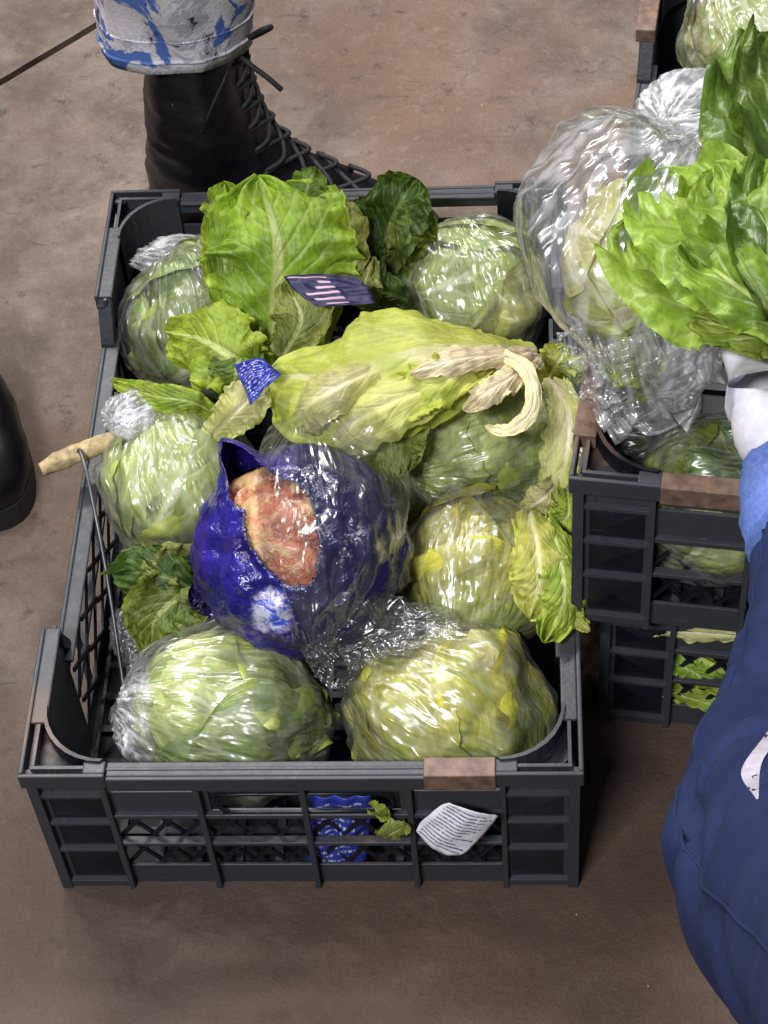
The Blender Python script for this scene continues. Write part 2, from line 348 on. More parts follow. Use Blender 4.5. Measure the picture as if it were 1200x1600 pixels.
# ------------------------------------------------------------------ crates
CW, CD, CH = .40, .60, .168
def build_crate(name, label, group):
    T = thing(name, label, 'crate', group=group)
    m = M['crate']; hx, hy = CW/2, CD/2
    ix, iy = hx-.008, hy-.008        # wall planes
    th = .0028
    CX, CY = .050, .125              # length of the solid corner on the short and the long side
    LOW = .128
    # corner posts: two solid walls, ribs, pyramids, concave pocket on top
    for sx in (-1, 1):
        for sy in (-1, 1):
            mb = MB()
            def P(x, y, z): return (sx*x, sy*y, z)
            def bx(x0, x1, y0, y1, z0, z1):
                X = sorted((sx*x0, sx*x1)); Y = sorted((sy*y0, sy*y1)); mb.box(X[0], X[1], Y[0], Y[1], z0, z1)
            bx(ix-CX, ix, iy-th, iy, 0, CH-.002)                   # wall on the short side
            bx(ix-th, ix-.0002, iy-CY, iy-th, .004, CH-.002)        # wall on the long side
            # chamfer strip at the corner
            mb.hexa([P(ix, iy-.010, .0), P(ix+.0005, iy-.010, .0), P(ix-.010, iy+.0005, .0), P(ix-.010, iy, .0),
                     P(ix, iy-.010, CH-.004), P(ix+.0005, iy-.010, CH-.004), P(ix-.010, iy+.0005, CH-.004), P(ix-.010, iy, CH-.004)])
            for z in (.002, .055, .094, .132):                       # outer ribs, short side
                bx(ix-CX, ix+.003, iy, iy+.0045, z, z+(.008 if z < .01 else .0035))
                bx(ix, ix+.0045, iy-CY, iy, z, z+(.008 if z < .01 else .0035))
            bx(ix-.0022, ix+.0055, iy-.0022, iy+.0055, .0, CH-.006)                    # corner edge bead
            for z0, z1 in ((.010, .055), (.0585, .094), (.0975, .132)):  # pressed pyramids
                n = len(mb.V); cx, cz = ix-CX*.5, (z0+z1)/2
                mb.V += [P(ix-CX+.006, iy+.0006, z0+.002), P(ix-.006, iy+.0006, z0+.002), P(ix-.006, iy+.0006, z1-.004), P(ix-CX+.006, iy+.0006, z1-.004), P(cx, iy+.0042, z0+.62*(z1-z0))]
                mb.F += [(n, n+1, n+4), (n+1, n+2, n+4), (n+2, n+3, n+4), (n+3, n, n+4)]
            # short vertical beads down both ends of the solid wall
            bx(ix-CX-.001, ix-CX+.003, iy, iy+.006, .0, CH-.008)
            bx(ix, ix+.006, iy-CY-.001, iy-CY+.003, .004, CH-.008)
            o = mb.build('corner_post', m, T, .0008)
            # pocket on top: floor of the pocket and concave wall
            mb = MB(); R = .046; cx, cyy = hx-.004-R, hy-.004-R; arc = []
            for i in range(9):
                a = pi/2*i/8; arc.append((hx-.012-R+R*sin(a)*1.0, hy-.012-R+R*cos(a)))
            # concave curve bulges towards the corner: fill between it and the corner
            for i in range(8):
                (x0, y0), (x1, y1) = arc[i], arc[i+1]
                mb.quad([P(x0, y0, CH-.014), P(x1, y1, CH-.014), P(hx-.004, hy-.004, CH-.014)])
                mb.hexa([P(x0, y0, CH-.055), P(x1, y1, CH-.055), P(x1-.0022, y1-.0022, CH-.055), P(x0-.0022, y0-.0022, CH-.055),
                         P(x0, y0, CH+.0015), P(x1, y1, CH+.0015), P(x1-.0022, y1-.0022, CH+.0015), P(x0-.0022, y0-.0022, CH+.0015)])
            mb.build('corner_pocket', m, T, 0)
            # raised rim of the corner: flange with a lip
            mb = MB()
            for (x0, x1, y0, y1) in ((hx-.062, hx, hy-.0035, hy), (hx-.0035, hx, hy-.130, hy-.0035)):
                X = sorted((sx*x0, sx*x1)); Y = sorted((sy*y0, sy*y1)); mb.box(X[0], X[1], Y[0], Y[1], CH-.016, CH)
            X = sorted((sx*(hx-.015), sx*(hx-.0035))); Y = sorted((sy*(hy-.130), sy*(hy-.046))); mb.box(X[0], X[1], Y[0], Y[1], CH-.004, CH-.0007)
            X = sorted((sx*(hx-.062), sx*(hx-.046))); Y = sorted((sy*(hy-.014), sy*(hy-.0035))); mb.box(X[0], X[1], Y[0], Y[1], CH-.004, CH-.0007)
            mb.build('corner_rim', M['rim'], T, .0012)
    # short panels
    for sy in (-1, 1):
        mb = MB(); xa = ix-CX
        def bx(x0, x1, d0, d1, z0, z1):
            Y = sorted((sy*(iy+d0), sy*(iy+d1))); mb.box(x0, x1, Y[0], Y[1], z0, z1)
        e = .0003
        bx(-xa, xa, -th, 0, .0, .026)                                   # bottom band
        for (z0, z1) in ((.062, .066), (.1015, .1065)):
            bx(-xa, xa, -th, .004, z0, z1)
        # upper band with slots and the hand hole
        bx(-xa, xa, -th, 0, .148, CH-.004)
        for s in (-1, 1):
            a, b = sorted((s*.0785, s*.1415)); bx(a, b, -th, 0, .1065+e, .1335)           # under the slot
            a, b = sorted((s*.069, s*.0785)); bx(a, b, -th, 0, .1065+e, .148-e)
        bx(-.069+e, .069-e, -th, 0, .1325, .148-e)
        o = mb.build('end_panel', m, T, .0006)
        # rounded hand-hole rim
        pts = []
        for i in range(25):
            a = 2*pi*i/24; c = .052 if cos(a) > 0 else -.052
            pts.append((c+.012*cos(a)+0, sy*(iy+.001), .1195+.0125*sin(a)))
        tube('hand_hole_rim', pts, .0016, m, T, 6, 2)
        for s in (-1, 1):                                               # web between hole ends and band
            mb = MB()
            for q in range(6):
                a0, a1 = pi/2*q/6, pi/2*(q+1)/6
                for up in (-1, 1):
                    p = [(s*(.052+.0125*sin(a)), .1195+up*.0125*cos(a)) for a in (a0, a1)]
                    pts4 = [(p[0][0], p[0][1]), (p[1][0], p[1][1]), (s*.069, p[1][1]), (s*.069, p[0][1])]
                    mb.quad([(x, sy*(iy-.0012), z) for x, z in pts4])
            mb.build('hand_hole_web', m, T)
        mb = MB()
        bx(-hx+.062, hx-.062, .0045, .008, CH-.0205, CH-.0045)          # lip
        bx(-hx+.062, hx-.062, -.0075, .0045, CH-.008, CH-.0047)         # flange
        mb.build('end_rim', M['rim'], T, .0012)
        for x in (-.152, -.076, 0, .076, .152):
            if abs(x) > .14: continue
            mb = MB(); bx(x-.0022, x+.0022, .0002, .0062, .0005, CH-.021); mb.build('rib', m, T, .0006)
        mb = MB()
        for seg in range(4):                                            # diamonds
            x0, x1 = -.142+seg*.071, -.142+(seg+1)*.071
            for kx in range(3):
                a, b = x0+(x1-x0)*kx/3, x0+(x1-x0)*(kx+1)/3
                for zz in ((.026, .062), (.066, .1015)):
                    y = sy*(iy-.0035)
                    mb.bar((a, y, zz[0]), (b, y, zz[1]), .0032, (0, 1, 0), .002); mb.bar((b, y-sy*.0021, zz[0]), (a, y-sy*.0021, zz[1]), .0032, (0, 1, 0), .002)
        mb.build('lattice', m, T)
    # long panels with the low middle
    for sx in (-1, 1):
        mb = MB(); ya = iy-CY
        def bx(d0, d1, y0, y1, z0, z1):
            X = sorted((sx*(ix+d0), sx*(ix+d1))); mb.box(X[0], X[1], y0, y1, z0, z1)
        bx(-th, 0, -ya, ya, .004, .024)
        bx(-th, 0, -ya, ya, LOW-.022, LOW-.004)
        bx(-th, .003, -ya, ya, .064, .068)
        mb.build('side_panel', m, T, .0006)
        mb = MB(); bx(.002, .0055, -ya-.006, ya+.006, LOW-.018, LOW); bx(-.0095, .002, -ya-.006, ya+.006, LOW-.0035, LOW-.0003)
        mb.build('side_rim', M['rim'], T, .0012)
        for s in (-1, 1):                                                # sloping step between corner and low rim
            mb = MB(); X0, X1 = sx*(ix-.006), sx*(ix+.0058)
            y0, y1 = s*(ya+.0055), s*(ya-.018 if s > 0 else ya-.012)
            mb.hexa([(X0, y0, CH-.024), (X1, y0, CH-.024), (X1, y1, LOW-.012), (X0, y1, LOW-.012),
                     (X0, y0, CH-.001), (X1, y0, CH-.001), (X1, y1, LOW+.002), (X0, y1, LOW+.002)])
            mb.build('rim_step', M['rim'], T, .001)
        for y in (-.118, 0, .118):
            mb = MB(); bx(.0002, .0052, y-.0022, y+.0022, .006, LOW-.019); mb.build('rib', m, T, .0006)
        mb = MB(); n = 7
        for i in range(n):
            a, b = -ya+2*ya*i/n, -ya+2*ya*(i+1)/n
            for zz in ((.024, .064), (.068, LOW-.022)):
                x = sx*(ix-.0035)
                mb.bar((x, a, zz[0]), (x, b, zz[1]), .0036, (1, 0, 0), .002); mb.bar((x-sx*.0021, b, zz[0]), (x-sx*.0021, a, zz[1]), .0036, (1, 0, 0), .002)
        mb.build('lattice', m, T)
    mb = MB()
    for i in range(13):
        x = -.186+i*.031; mb.box(x-.003, x+.003, -iy+th+.001, iy-th-.001, .0012, .006)
    for i in range(19):
        y = -.281+i*.0312; mb.box(-ix+th+.001, ix-th-.001, y-.003, y+.003, .0005, .0052)
    mb.build('base_grid', m, T)
    mb = MB(); mb.box(-ix+th+.0012, ix-th-.0012, -iy+th+.0012, iy-th-.0012, .0002, .0009); mb.build('shade_base_sheet', M['base'], T)  # solid sheet added so the crate interior reads dark
    return T
def kids(o): return [c for c in bpy.data.objects if c.parent == o]
def copy_tree(o, parent=None):
    c = o.copy(); COL.objects.link(c); c.parent = parent
    for ch in kids(o): copy_tree(ch, c)
    return c
crate = build_crate('vegetable_crate', 'dark plastic vegetable crate full of lettuces standing alone on the floor in front', 'dark plastic vegetable crates')
YAW = -radians(8.0)
def place(o, fl, z):   # put the front-left rim corner at fl
    c = np.array([cos(YAW)*CW/2-sin(YAW)*CD/2, sin(YAW)*CW/2+cos(YAW)*CD/2])
    o.location = (float(fl[0]+c[0]), float(fl[1]+c[1]), z); o.rotation_euler = (0, 0, YAW)
UZ = .1715
up_crate = copy_tree(crate); place(up_crate, at(888, 748, UZ+CH), UZ)
up_crate['label'] = 'upper dark crate of the stack at right, beside the navy sleeve'
low_crate = copy_tree(crate); place(low_crate, np.array([.2135, -.150]), 0)
low_crate['label'] = 'lower dark crate in the shade, bearing the other crate of the stack'
# scuffed brown repairs on the rims
def strip(par, x0, x1, y0, y1, z0, z1):
    mb = MB(); mb.box(x0, x1, y0, y1, z0, z1); return mb.build('rim_patch', M['brown'], par, .001)
strip(crate, .088, .1385, -.3015, -.2855, CH-.0185, CH+.0012)
strip(up_crate, -.1385, -.02, -.3010, -.2865, CH-.0170, CH+.0005)
strip(up_crate, -.2012, -.1855, -.262, -.175, CH-.012, CH+.0008)
strip(up_crate, -.2012, -.1855, .165, .255, CH-.012, CH+.0008)

# ------------------------------------------------------------------ lettuce: leaves, heads, wraps, bags
def leafmesh(spine, width, nrm, cup=.6, ruffle=.012, seed=0, base=.3, tipw=.55, n=60, m=33, jag=.12, pucker=.0022, twist=0.0, rib=.0028, pf=1.0, frill=.55, vd=.0006):
    P = crom(spine, n); T = np.gradient(P, axis=0); T /= np.linalg.norm(T, axis=1)[:, None]
    s = np.linspace(0, 1, n); t = np.linspace(-1, 1, m)
    nr = np.array(nrm, float); 
    Sd = np.cross(T, nr[None]); Sd /= np.linalg.norm(Sd, axis=1)[:, None]; N = np.cross(Sd, T)
    if twist:
        a = twist*s; Sd, N = Sd*np.cos(a)[:, None]+N*np.sin(a)[:, None], -Sd*np.sin(a)[:, None]+N*np.cos(a)[:, None]
    prof = base+(1-base)*sst(0, .6, s)
    prof = prof*np.where(s > tipw, np.sqrt(np.clip(1-((s-tipw)/(1.0-tipw))**2.4, .0, 1))*.97+.03, 1)
    Sg, Tg = np.meshgrid(s, t, indexing='ij'); side = np.sign(Tg)
    q = np.stack([Sg*11+seed*3.7, side*4.3+seed, np.full_like(Sg, .5)], -1)
    w = width/2*prof[:, None]*(1+jag*fbm(q, 3)*np.abs(Tg))
    cu = max(abs(cup), 1e-3)*np.sign(cup if cup else 1)
    lat = w*np.sin(Tg*cu)/cu; hgt = w*(1-np.cos(Tg*cu))/cu
    q2 = np.stack([Sg*6.5+seed*1.9, side*7.7+seed*.3, Tg*.8], -1)
    ed = np.abs(Tg)**1.8
    ruf = ruffle*ed*(fbm(q2, 2)+.5*fbm(q2*2.6, 2))
    ruf = ruf+ruffle*frill*np.abs(Tg)**4*fbm(q2*np.array([6.0, 1, 2]), 2)
    tipr = ruffle*.8*sst(.72, 1, Sg)*fbm(np.stack([Tg*3.2+seed, Sg*2, np.full_like(Sg, seed*.7)], -1), 2)
    base_p = P[:, None, :]+Sd[:, None, :]*lat[..., None]
    pk = pucker*(fbm(base_p*48*pf+seed*5, 3)*1.5+ridge(base_p*30*pf+seed*2, 2)*.5)*(.35+.65*np.abs(Tg)**.5)
    ph = (Sg-.42*np.abs(Tg)**.8)*9*pi; veins = -vd*np.abs(np.cos(ph))**8*(1-.5*np.abs(Tg))
    ribh = -rib*np.exp(-(Tg/(.09*(1.15-Sg)+.02))**2)*(1.1-Sg)
    V = base_p+N[:, None, :]*(hgt+ruf+tipr+pk+veins+ribh)[..., None]
    uv = np.stack([(Tg+1)/2, Sg], -1)
    return V.reshape(-1, 3), gridF(n, m), uv.reshape(-1, 2)
def leaf(spine, width, nrm, mat, parent=None, name='leaf', **kw):
    V, F, uv = leafmesh(spine, width, nrm, **kw)
    org = np.array(parent.location) if parent else V.mean(0)
    o = mk(name, V-org, F, mat, parent, uv, pleat=np.concatenate([uv*np.array([9.0, 1.6]), np.full((len(uv), 1), kw.get('seed', 0)*1.7)], 1) if name.startswith('bag_') else None)
    if not parent: o.location = [float(c) for c in org]
    return o
def PX(*pts): return [at(*p) for p in pts]

def basis(ax):
    ax = np.array(ax, float); ax /= np.linalg.norm(ax); a = np.array([0, 0, 1.0]) if abs(ax[2]) < .8 else np.array([0, 1.0, 0])
    x = np.cross(a, ax); x /= np.linalg.norm(x); return np.stack([x, np.cross(ax, x), ax], 1)   # columns
_ico = {}
def ico(k):
    if k not in _ico:
        bm = bmesh.new(); bmesh.ops.create_icosphere(bm, subdivisions=k, radius=1); bm.verts.index_update()
        _ico[k] = (np.array([v.co[:] for v in bm.verts]), [tuple(v.index for v in f.verts) for f in bm.faces]); bm.free()
    return _ico[k]
def lumpy(P, seed, amp=.11):
    n = P/(np.linalg.norm(P, axis=-1, keepdims=True)+1e-9); return P*(1+amp*fbm(n*1.3+seed*1.7, 2)-.02)[..., None]
def head_parts(T, R, axis, seed, mats, nleaf=10, open_=.075):
    """iceberg-like head: wrapped leaves hugging a ball; stem at -axis"""
    B = basis(axis); rs = np.random.RandomState(seed); R = np.array(R)
    V, F = ico(4); d = V*(1+.05*fbm(V*2.2+seed, 2))[:, None]
    uvc = np.stack([np.arctan2(V@B[:, 1], V@B[:, 0])/(2*pi)*3 % 1, np.arccos(np.clip(V@B[:, 2], -1, 1))/pi], -1)
    mk('core', lumpy(d, seed)*.90*R, F, mats[0], T, uvc)
    n, m = 34, 31
    for k in range(nleaf):
        ph0 = k*2.39996+rs.uniform(-.3, .3); w = rs.uniform(.75, 1.15); thm = rs.uniform(1.7, 2.75)
        s = np.linspace(0.03, 1, n); t = np.linspace(-1, 1, m); Sg, Tg = np.meshgrid(s, t, indexing='ij')
        th = pi-(.12+Sg*thm); prof = .35+.65*sst(0, .5, Sg); prof = prof*np.where(Sg > .6, np.sqrt(np.clip(1-((Sg-.6)/.4)**2.6, 0, 1))*.95+.05, 1)
        side = np.sign(Tg)
        jag = 1+.10*fbm(np.stack([Sg*9+seed+k*5, side*3.3+k, np.full_like(Sg, .4)], -1), 3)*np.abs(Tg)
        # keep lateral width steady in metres: widen the azimuth near the poles
        az = ph0+Tg*w*prof*jag/np.maximum(np.sin(th), .45)+.25*(Sg-.5)
        dirv = np.stack([np.sin(th)*np.cos(az), np.sin(th)*np.sin(az), np.cos(th)], -1)
        lift = open_*(np.maximum(np.abs(Tg)**3, sst(.75, 1, Sg)))*(.6+1.2*fbm(np.stack([Sg*5+k, side*2+seed, Tg], -1), 2))
        wd = dirv@B.T
        pk = .012*fbm(wd*3.5+k*3+seed, 2)+.004*ridge(wd*4+k+seed, 1)
        ph = (Sg-.42*np.abs(Tg)**.8)*7*pi
        ve = .008*np.abs(np.cos(ph))**8*(1-.5*np.abs(Tg))+.045*np.exp(-(Tg/(.11*(1.15-Sg)+.02))**2)*(1.1-Sg)
        r = .88+.012*k*(10/nleaf)+lift+pk+ve
        P = lumpy((wd*r[..., None]).reshape(-1, 3), seed)*R
        mk('leaf', P, gridF(n, m), mats[k % len(mats)], T, np.stack([(Tg+1)/2, Sg], -1).reshape(-1, 2))
def facets(V, nf, seed, var=.05):
    rs = np.random.RandomState(seed+500); n = rs.normal(size=(nf, 3)); n /= np.linalg.norm(n, axis=1)[:, None]
    # spread the facets evenly
    for _ in range(12):
        d = n[:, None]-n[None]; q = (d**2).sum(-1)+np.eye(nf); n = n+.25/nf*(d/q[..., None]**1.5).sum(1)/nf**.2; n /= np.linalg.norm(n, axis=1)[:, None]
    h = 1+rs.uniform(-var*.2, var, nf); dt = V@n.T
    return np.min(np.where(dt > .25, h[None]/np.maximum(dt, .25), 9), axis=1)
def film_shell(name, T, R, seed, mat, gather=(0, 0, -1), amp=.035, grow=1.10, k=6, neck=.0, fold=.03, off=(0, 0, 0), squash=None, nf=90):
    V, F = ico(k); R = np.array(R); g = np.array(gather, float); g /= np.linalg.norm(g); B = basis(g)
    ca = np.clip(V@g, -1, 1); ang = np.arccos(ca); az = np.arctan2(V@B[:, 1], V@B[:, 0])
    w = V+.25*np.stack([fbm(V*1.7+seed+9*i, 2) for i in range(3)], -1)
    r = grow*(np.minimum(facets(w/np.linalg.norm(w, axis=1)[:, None], nf, seed), 1.16)+amp*(ridge(w*2.1+seed, 2)*.45+.12*fbm(w*6+seed, 1)))
    nz = fbm(V*2.5+seed*2, 2)
    r = r+fold*np.exp(-(ang/1.0)**2)*np.sin(az*17+nz*5)*np.minimum(1, ang*3)+fold*.35*np.sin(az*31+nz*9+ang*3)*np.exp(-(ang/1.7)**2)
    if neck: r = r+neck*np.exp(-(ang/.17)**2)
    P = (lumpy(V*r[:, None], seed) if name == 'plastic_wrap' else V*r[:, None])*R
    if squash is not None: P = squash(P)
    pl = np.stack([np.cos(az)*5.0+seed, np.sin(az)*5.0, ang*1.6], -1)
    return mk(name, P+np.array(off), F, mat, T, pleat=pl)
def head(px, py, z, R, axis, seed, mats, label, name='wrapped_lettuce', wrap='film', group='wrapped lettuces', gather=(0, -.4, .9), amp=.028, grow=1.0, cat='lettuce', bunch_=None, **kw):
    T = thing(name, label, cat, at(px, py, z), group)
    head_parts(T, R, axis, seed, [L[x] for x in mats], **kw)
    if wrap: film_shell('plastic_wrap', T, R, seed, M[wrap], gather, amp, grow)
    if bunch_: film_shell('wrap_gather', T, bunch_[1], seed+40, M['film_white'], (-.8, 0, .5), .10, 1.0, 5, fold=.12, off=bunch_[0], nf=26)  # bunched film, whitened to stand for glare on the wrap
    return T

# heads in the front crate
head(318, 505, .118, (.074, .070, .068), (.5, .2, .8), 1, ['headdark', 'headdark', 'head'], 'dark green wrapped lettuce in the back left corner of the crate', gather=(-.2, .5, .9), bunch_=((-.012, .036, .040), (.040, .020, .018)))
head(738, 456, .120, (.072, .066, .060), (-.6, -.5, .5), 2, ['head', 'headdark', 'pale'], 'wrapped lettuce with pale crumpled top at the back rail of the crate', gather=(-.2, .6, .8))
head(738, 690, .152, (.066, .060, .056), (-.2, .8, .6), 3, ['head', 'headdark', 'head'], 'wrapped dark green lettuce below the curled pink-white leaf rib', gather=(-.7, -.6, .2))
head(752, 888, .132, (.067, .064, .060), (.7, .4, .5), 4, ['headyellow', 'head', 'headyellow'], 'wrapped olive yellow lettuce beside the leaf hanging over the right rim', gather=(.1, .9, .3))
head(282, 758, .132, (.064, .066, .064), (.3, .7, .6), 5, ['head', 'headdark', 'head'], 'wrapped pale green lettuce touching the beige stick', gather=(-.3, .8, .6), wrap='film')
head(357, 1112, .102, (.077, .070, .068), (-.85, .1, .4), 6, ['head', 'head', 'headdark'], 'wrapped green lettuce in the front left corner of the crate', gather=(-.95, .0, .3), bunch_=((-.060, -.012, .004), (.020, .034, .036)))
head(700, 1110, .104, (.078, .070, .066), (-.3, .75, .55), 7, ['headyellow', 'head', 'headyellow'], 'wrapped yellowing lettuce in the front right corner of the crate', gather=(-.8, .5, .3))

# ------------------------------------------------------------------ more materials
def aty(px, py, y):
    d = _fw*FPX + _r2*(px-600) - _u2*(py-800); return CAM + d*((y-CAM[1])/d[1])
L['rot'] = mat_leaf('leaf_rotting_orange', (.50, .13, .045), (.55, .27, .08), (.70, .45, .22), .1, .5, .15, .38, 8, .6)
L['rib'] = mat_leaf('leaf_rib_peach', (.80, .68, .42), (.80, .72, .40), (.86, .74, .54), .3, .14, .15, .42, 5, .85)
def mat_label(name, ground, ink, rows, words, ang=0, cover=.62, rough=.35, wav=.0, lo=.08, hi=.92):
    k = NT(name); uv = k.uv(); sp = k.n('ShaderNodeSeparateXYZ'); k.put(sp, 0, uv); u, v = sp.outputs[0], sp.outputs[1]
    if wav: v = k.math('ADD', v, k.math('MULTIPLY', k.math('SUBTRACT', k.noise(uv, 3, 1), .5), wav))
    rv = k.math('MULTIPLY', v, float(rows)); row = k.math('FLOOR', rv); fr = k.math('FRACT', rv)
    line = k.math('MULTIPLY', k.ramp(fr, .22, .34), k.math('SUBTRACT', 1.0, k.ramp(fr, .60, .74)))
    cb = k.n('ShaderNodeCombineXYZ'); k.put(cb, 0, k.math('MULTIPLY', u, float(words))); k.put(cb, 1, k.math('MULTIPLY', row, 7.13))
    wd = k.ramp(k.noise(cb.outputs[0], 1.0, 3, .8), 1-cover-.06, 1-cover+.06)
    cb2 = k.n('ShaderNodeCombineXYZ'); k.put(cb2, 1, k.math('MULTIPLY', row, 3.7))
    end = k.math('MULTIPLY', k.noise(cb2.outputs[0], 1.0, 0), 1.5)
    inn = k.math('MULTIPLY', k.ramp(u, lo, lo+.02), k.math('SUBTRACT', 1.0, k.ramp(u, k.math('MINIMUM', end, hi-.02), k.math('MINIMUM', k.math('ADD', end, .02), hi))))
    inv = k.math('MULTIPLY', k.ramp(v, .07, .09), k.math('SUBTRACT', 1.0, k.ramp(v, .90, .92)))
    f = k.math('MULTIPLY', k.math('MULTIPLY', line, wd), k.math('MULTIPLY', inn, inv))
    col = k.mix(f, ground, ink); n = k.noise(k.obj(), 90, 3)
    return k.done(k.prin(col, rough, k.bump(n, .3, .002), .5))
M['paper'] = mat_label('printed_paper', (.80, .78, .84), (.10, .09, .14), 15, 44, cover=.56, rough=.6)
M['navy_label'] = mat_label('navy_printed_film', (.010, .008, .052), (.55, .36, .46), 6, 6, cover=.80, rough=.5, wav=.04, lo=.42, hi=.93)
M['blue_label'] = mat_label('blue_printed_film', (.03, .04, .30), (.50, .55, .8), 13, 14, cover=.5, rough=.2, wav=.14)
def mat_bluebag():
    k = NT('torn_blue_bag_film'); o = k.obj(); uv = k.uv(); n = k.noise(o, 34, 4, .65); n2 = k.noise(o, 85, 4, .7, .8)
    col = k.mix(k.ramp(n, .35, .7), (.009, .006, .075), (.022, .016, .24))
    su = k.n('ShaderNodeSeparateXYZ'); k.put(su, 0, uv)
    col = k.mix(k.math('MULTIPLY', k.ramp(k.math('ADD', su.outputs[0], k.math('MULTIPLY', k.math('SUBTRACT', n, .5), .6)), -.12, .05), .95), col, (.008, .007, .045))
    d = k.vmath('LENGTH', k.vmath('SUBTRACT', uv, (-.24, -.52, 0)))
    pm = k.math('SUBTRACT', 1.0, k.ramp(k.math('ADD', d, k.math('MULTIPLY', k.math('SUBTRACT', n, .5), .5)), .12, .24))
    pr = k.mix(k.ramp(n2, .42, .55), (.05, .10, .62), (.62, .60, .74))
    col = k.mix(pm, col, pr)
    nn = k.bump(k.math('ADD', n, k.math('MULTIPLY', n2, .5)), .6, .006)
    return k.done(k.prin(col, .2, nn, .6))
M['bluebag'] = mat_bluebag()

head(575, 775, .118, (.058, .056, .054), (.3, .5, .7), 9, ['head', 'headyellow', 'headdark'], 'green lettuce half hidden behind the clear bag in the crate centre', gather=(.3, .5, .6))
# ------------------------------------------------------------------ loose leaves in the front crate
UPC = (0.05, -.62, .78)      # roughly towards a viewer standing before the crate
def bunch(name, label, loc, specs, cat='lettuce', group=None):
    T = thing(name, label, cat, loc, group)
    for sp in specs:
        sp = dict(sp); leaf(sp.pop('p'), sp.pop('w'), sp.pop('n', UPC), L[sp.pop('m')], T, sp.pop('nm', 'leaf'), **sp)
    return T
bunch('loose_lettuce', 'tall bright green leafy lettuce standing up at the back left of the crate', at(410, 560, .14), [
    dict(p=PX((425, 600, .15), (430, 480, .215), (432, 375, .262), (405, 280, .285)), w=.128, m='bright', cup=-.55, ruffle=.030, seed=1, base=.45, tipw=.7, jag=.26),
    dict(p=PX((470, 560, .17), (495, 450, .215), (505, 370, .245), (480, 300, .258)), w=.075, m='olive', cup=-.6, ruffle=.014, seed=2, base=.5, tipw=.65),
    dict(p=PX((350, 560, .18), (345, 420, .235), (348, 330, .265), (352, 285, .275)), w=.036, m='bright', cup=.5, ruffle=.016, seed=3, base=.5, tipw=.6, jag=.25, n_=0) if False else
    dict(p=PX((365, 560, .18), (352, 430, .232), (352, 350, .262), (350, 288, .28)), w=.040, m='bright', cup=.5, ruffle=.018, seed=3, base=.5, tipw=.6, jag=.22),
    dict(p=PX((420, 590, .18), (365, 560, .215), (315, 530, .21), (262, 520, .175)), w=.078, m='bright', cup=-.7, ruffle=.016, seed=4, base=.5, tipw=.55, jag=.2),
    dict(p=PX((380, 520, .205), (370, 575, .215), (362, 612, .195)), w=.052, m='mid', cup=-.6, ruffle=.01, seed=5, base=.6, tipw=.5),
    dict(p=PX((470, 350, .25), (478, 300, .275), (492, 262, .285)), w=.034, m='mid', cup=-.6, ruffle=.012, seed=6, base=.6, tipw=.5),
    dict(p=PX((440, 560, .21), (470, 500, .235), (452, 450, .24)), w=.05, m='olive', cup=.3, ruffle=.01, seed=8, base=.5),
])
bunch('loose_lettuce', 'dark green crumpled leaf sticking up at the back rail of the crate', at(600, 430, .14), [
    dict(p=PX((590, 440, .17), (605, 370, .215), (625, 318, .245), (650, 278, .26)), w=.066, m='dark', cup=.9, ruffle=.018, seed=11, base=.5),
    dict(p=PX((620, 430, .18), (640, 370, .225), (665, 320, .24)), w=.046, m='mid', cup=-.8, ruffle=.014, seed=12, base=.5),
    dict(p=PX((590, 400, .20), (575, 345, .225), (560, 310, .235)), w=.042, m='dark', cup=-.7, ruffle=.012, seed=13, base=.5),
    dict(p=PX((640, 470, .18), (590, 450, .20), (545, 430, .205)), w=.045, m='dark', cup=-.7, ruffle=.012, seed=14, base=.5),
    dict(p=PX((600, 480, .18), (570, 455, .215), (580, 410, .22)), w=.032, m='olive', cup=-.7, ruffle=.012, seed=15, base=.5),
])
UPD = (0.0, -.35, .94)
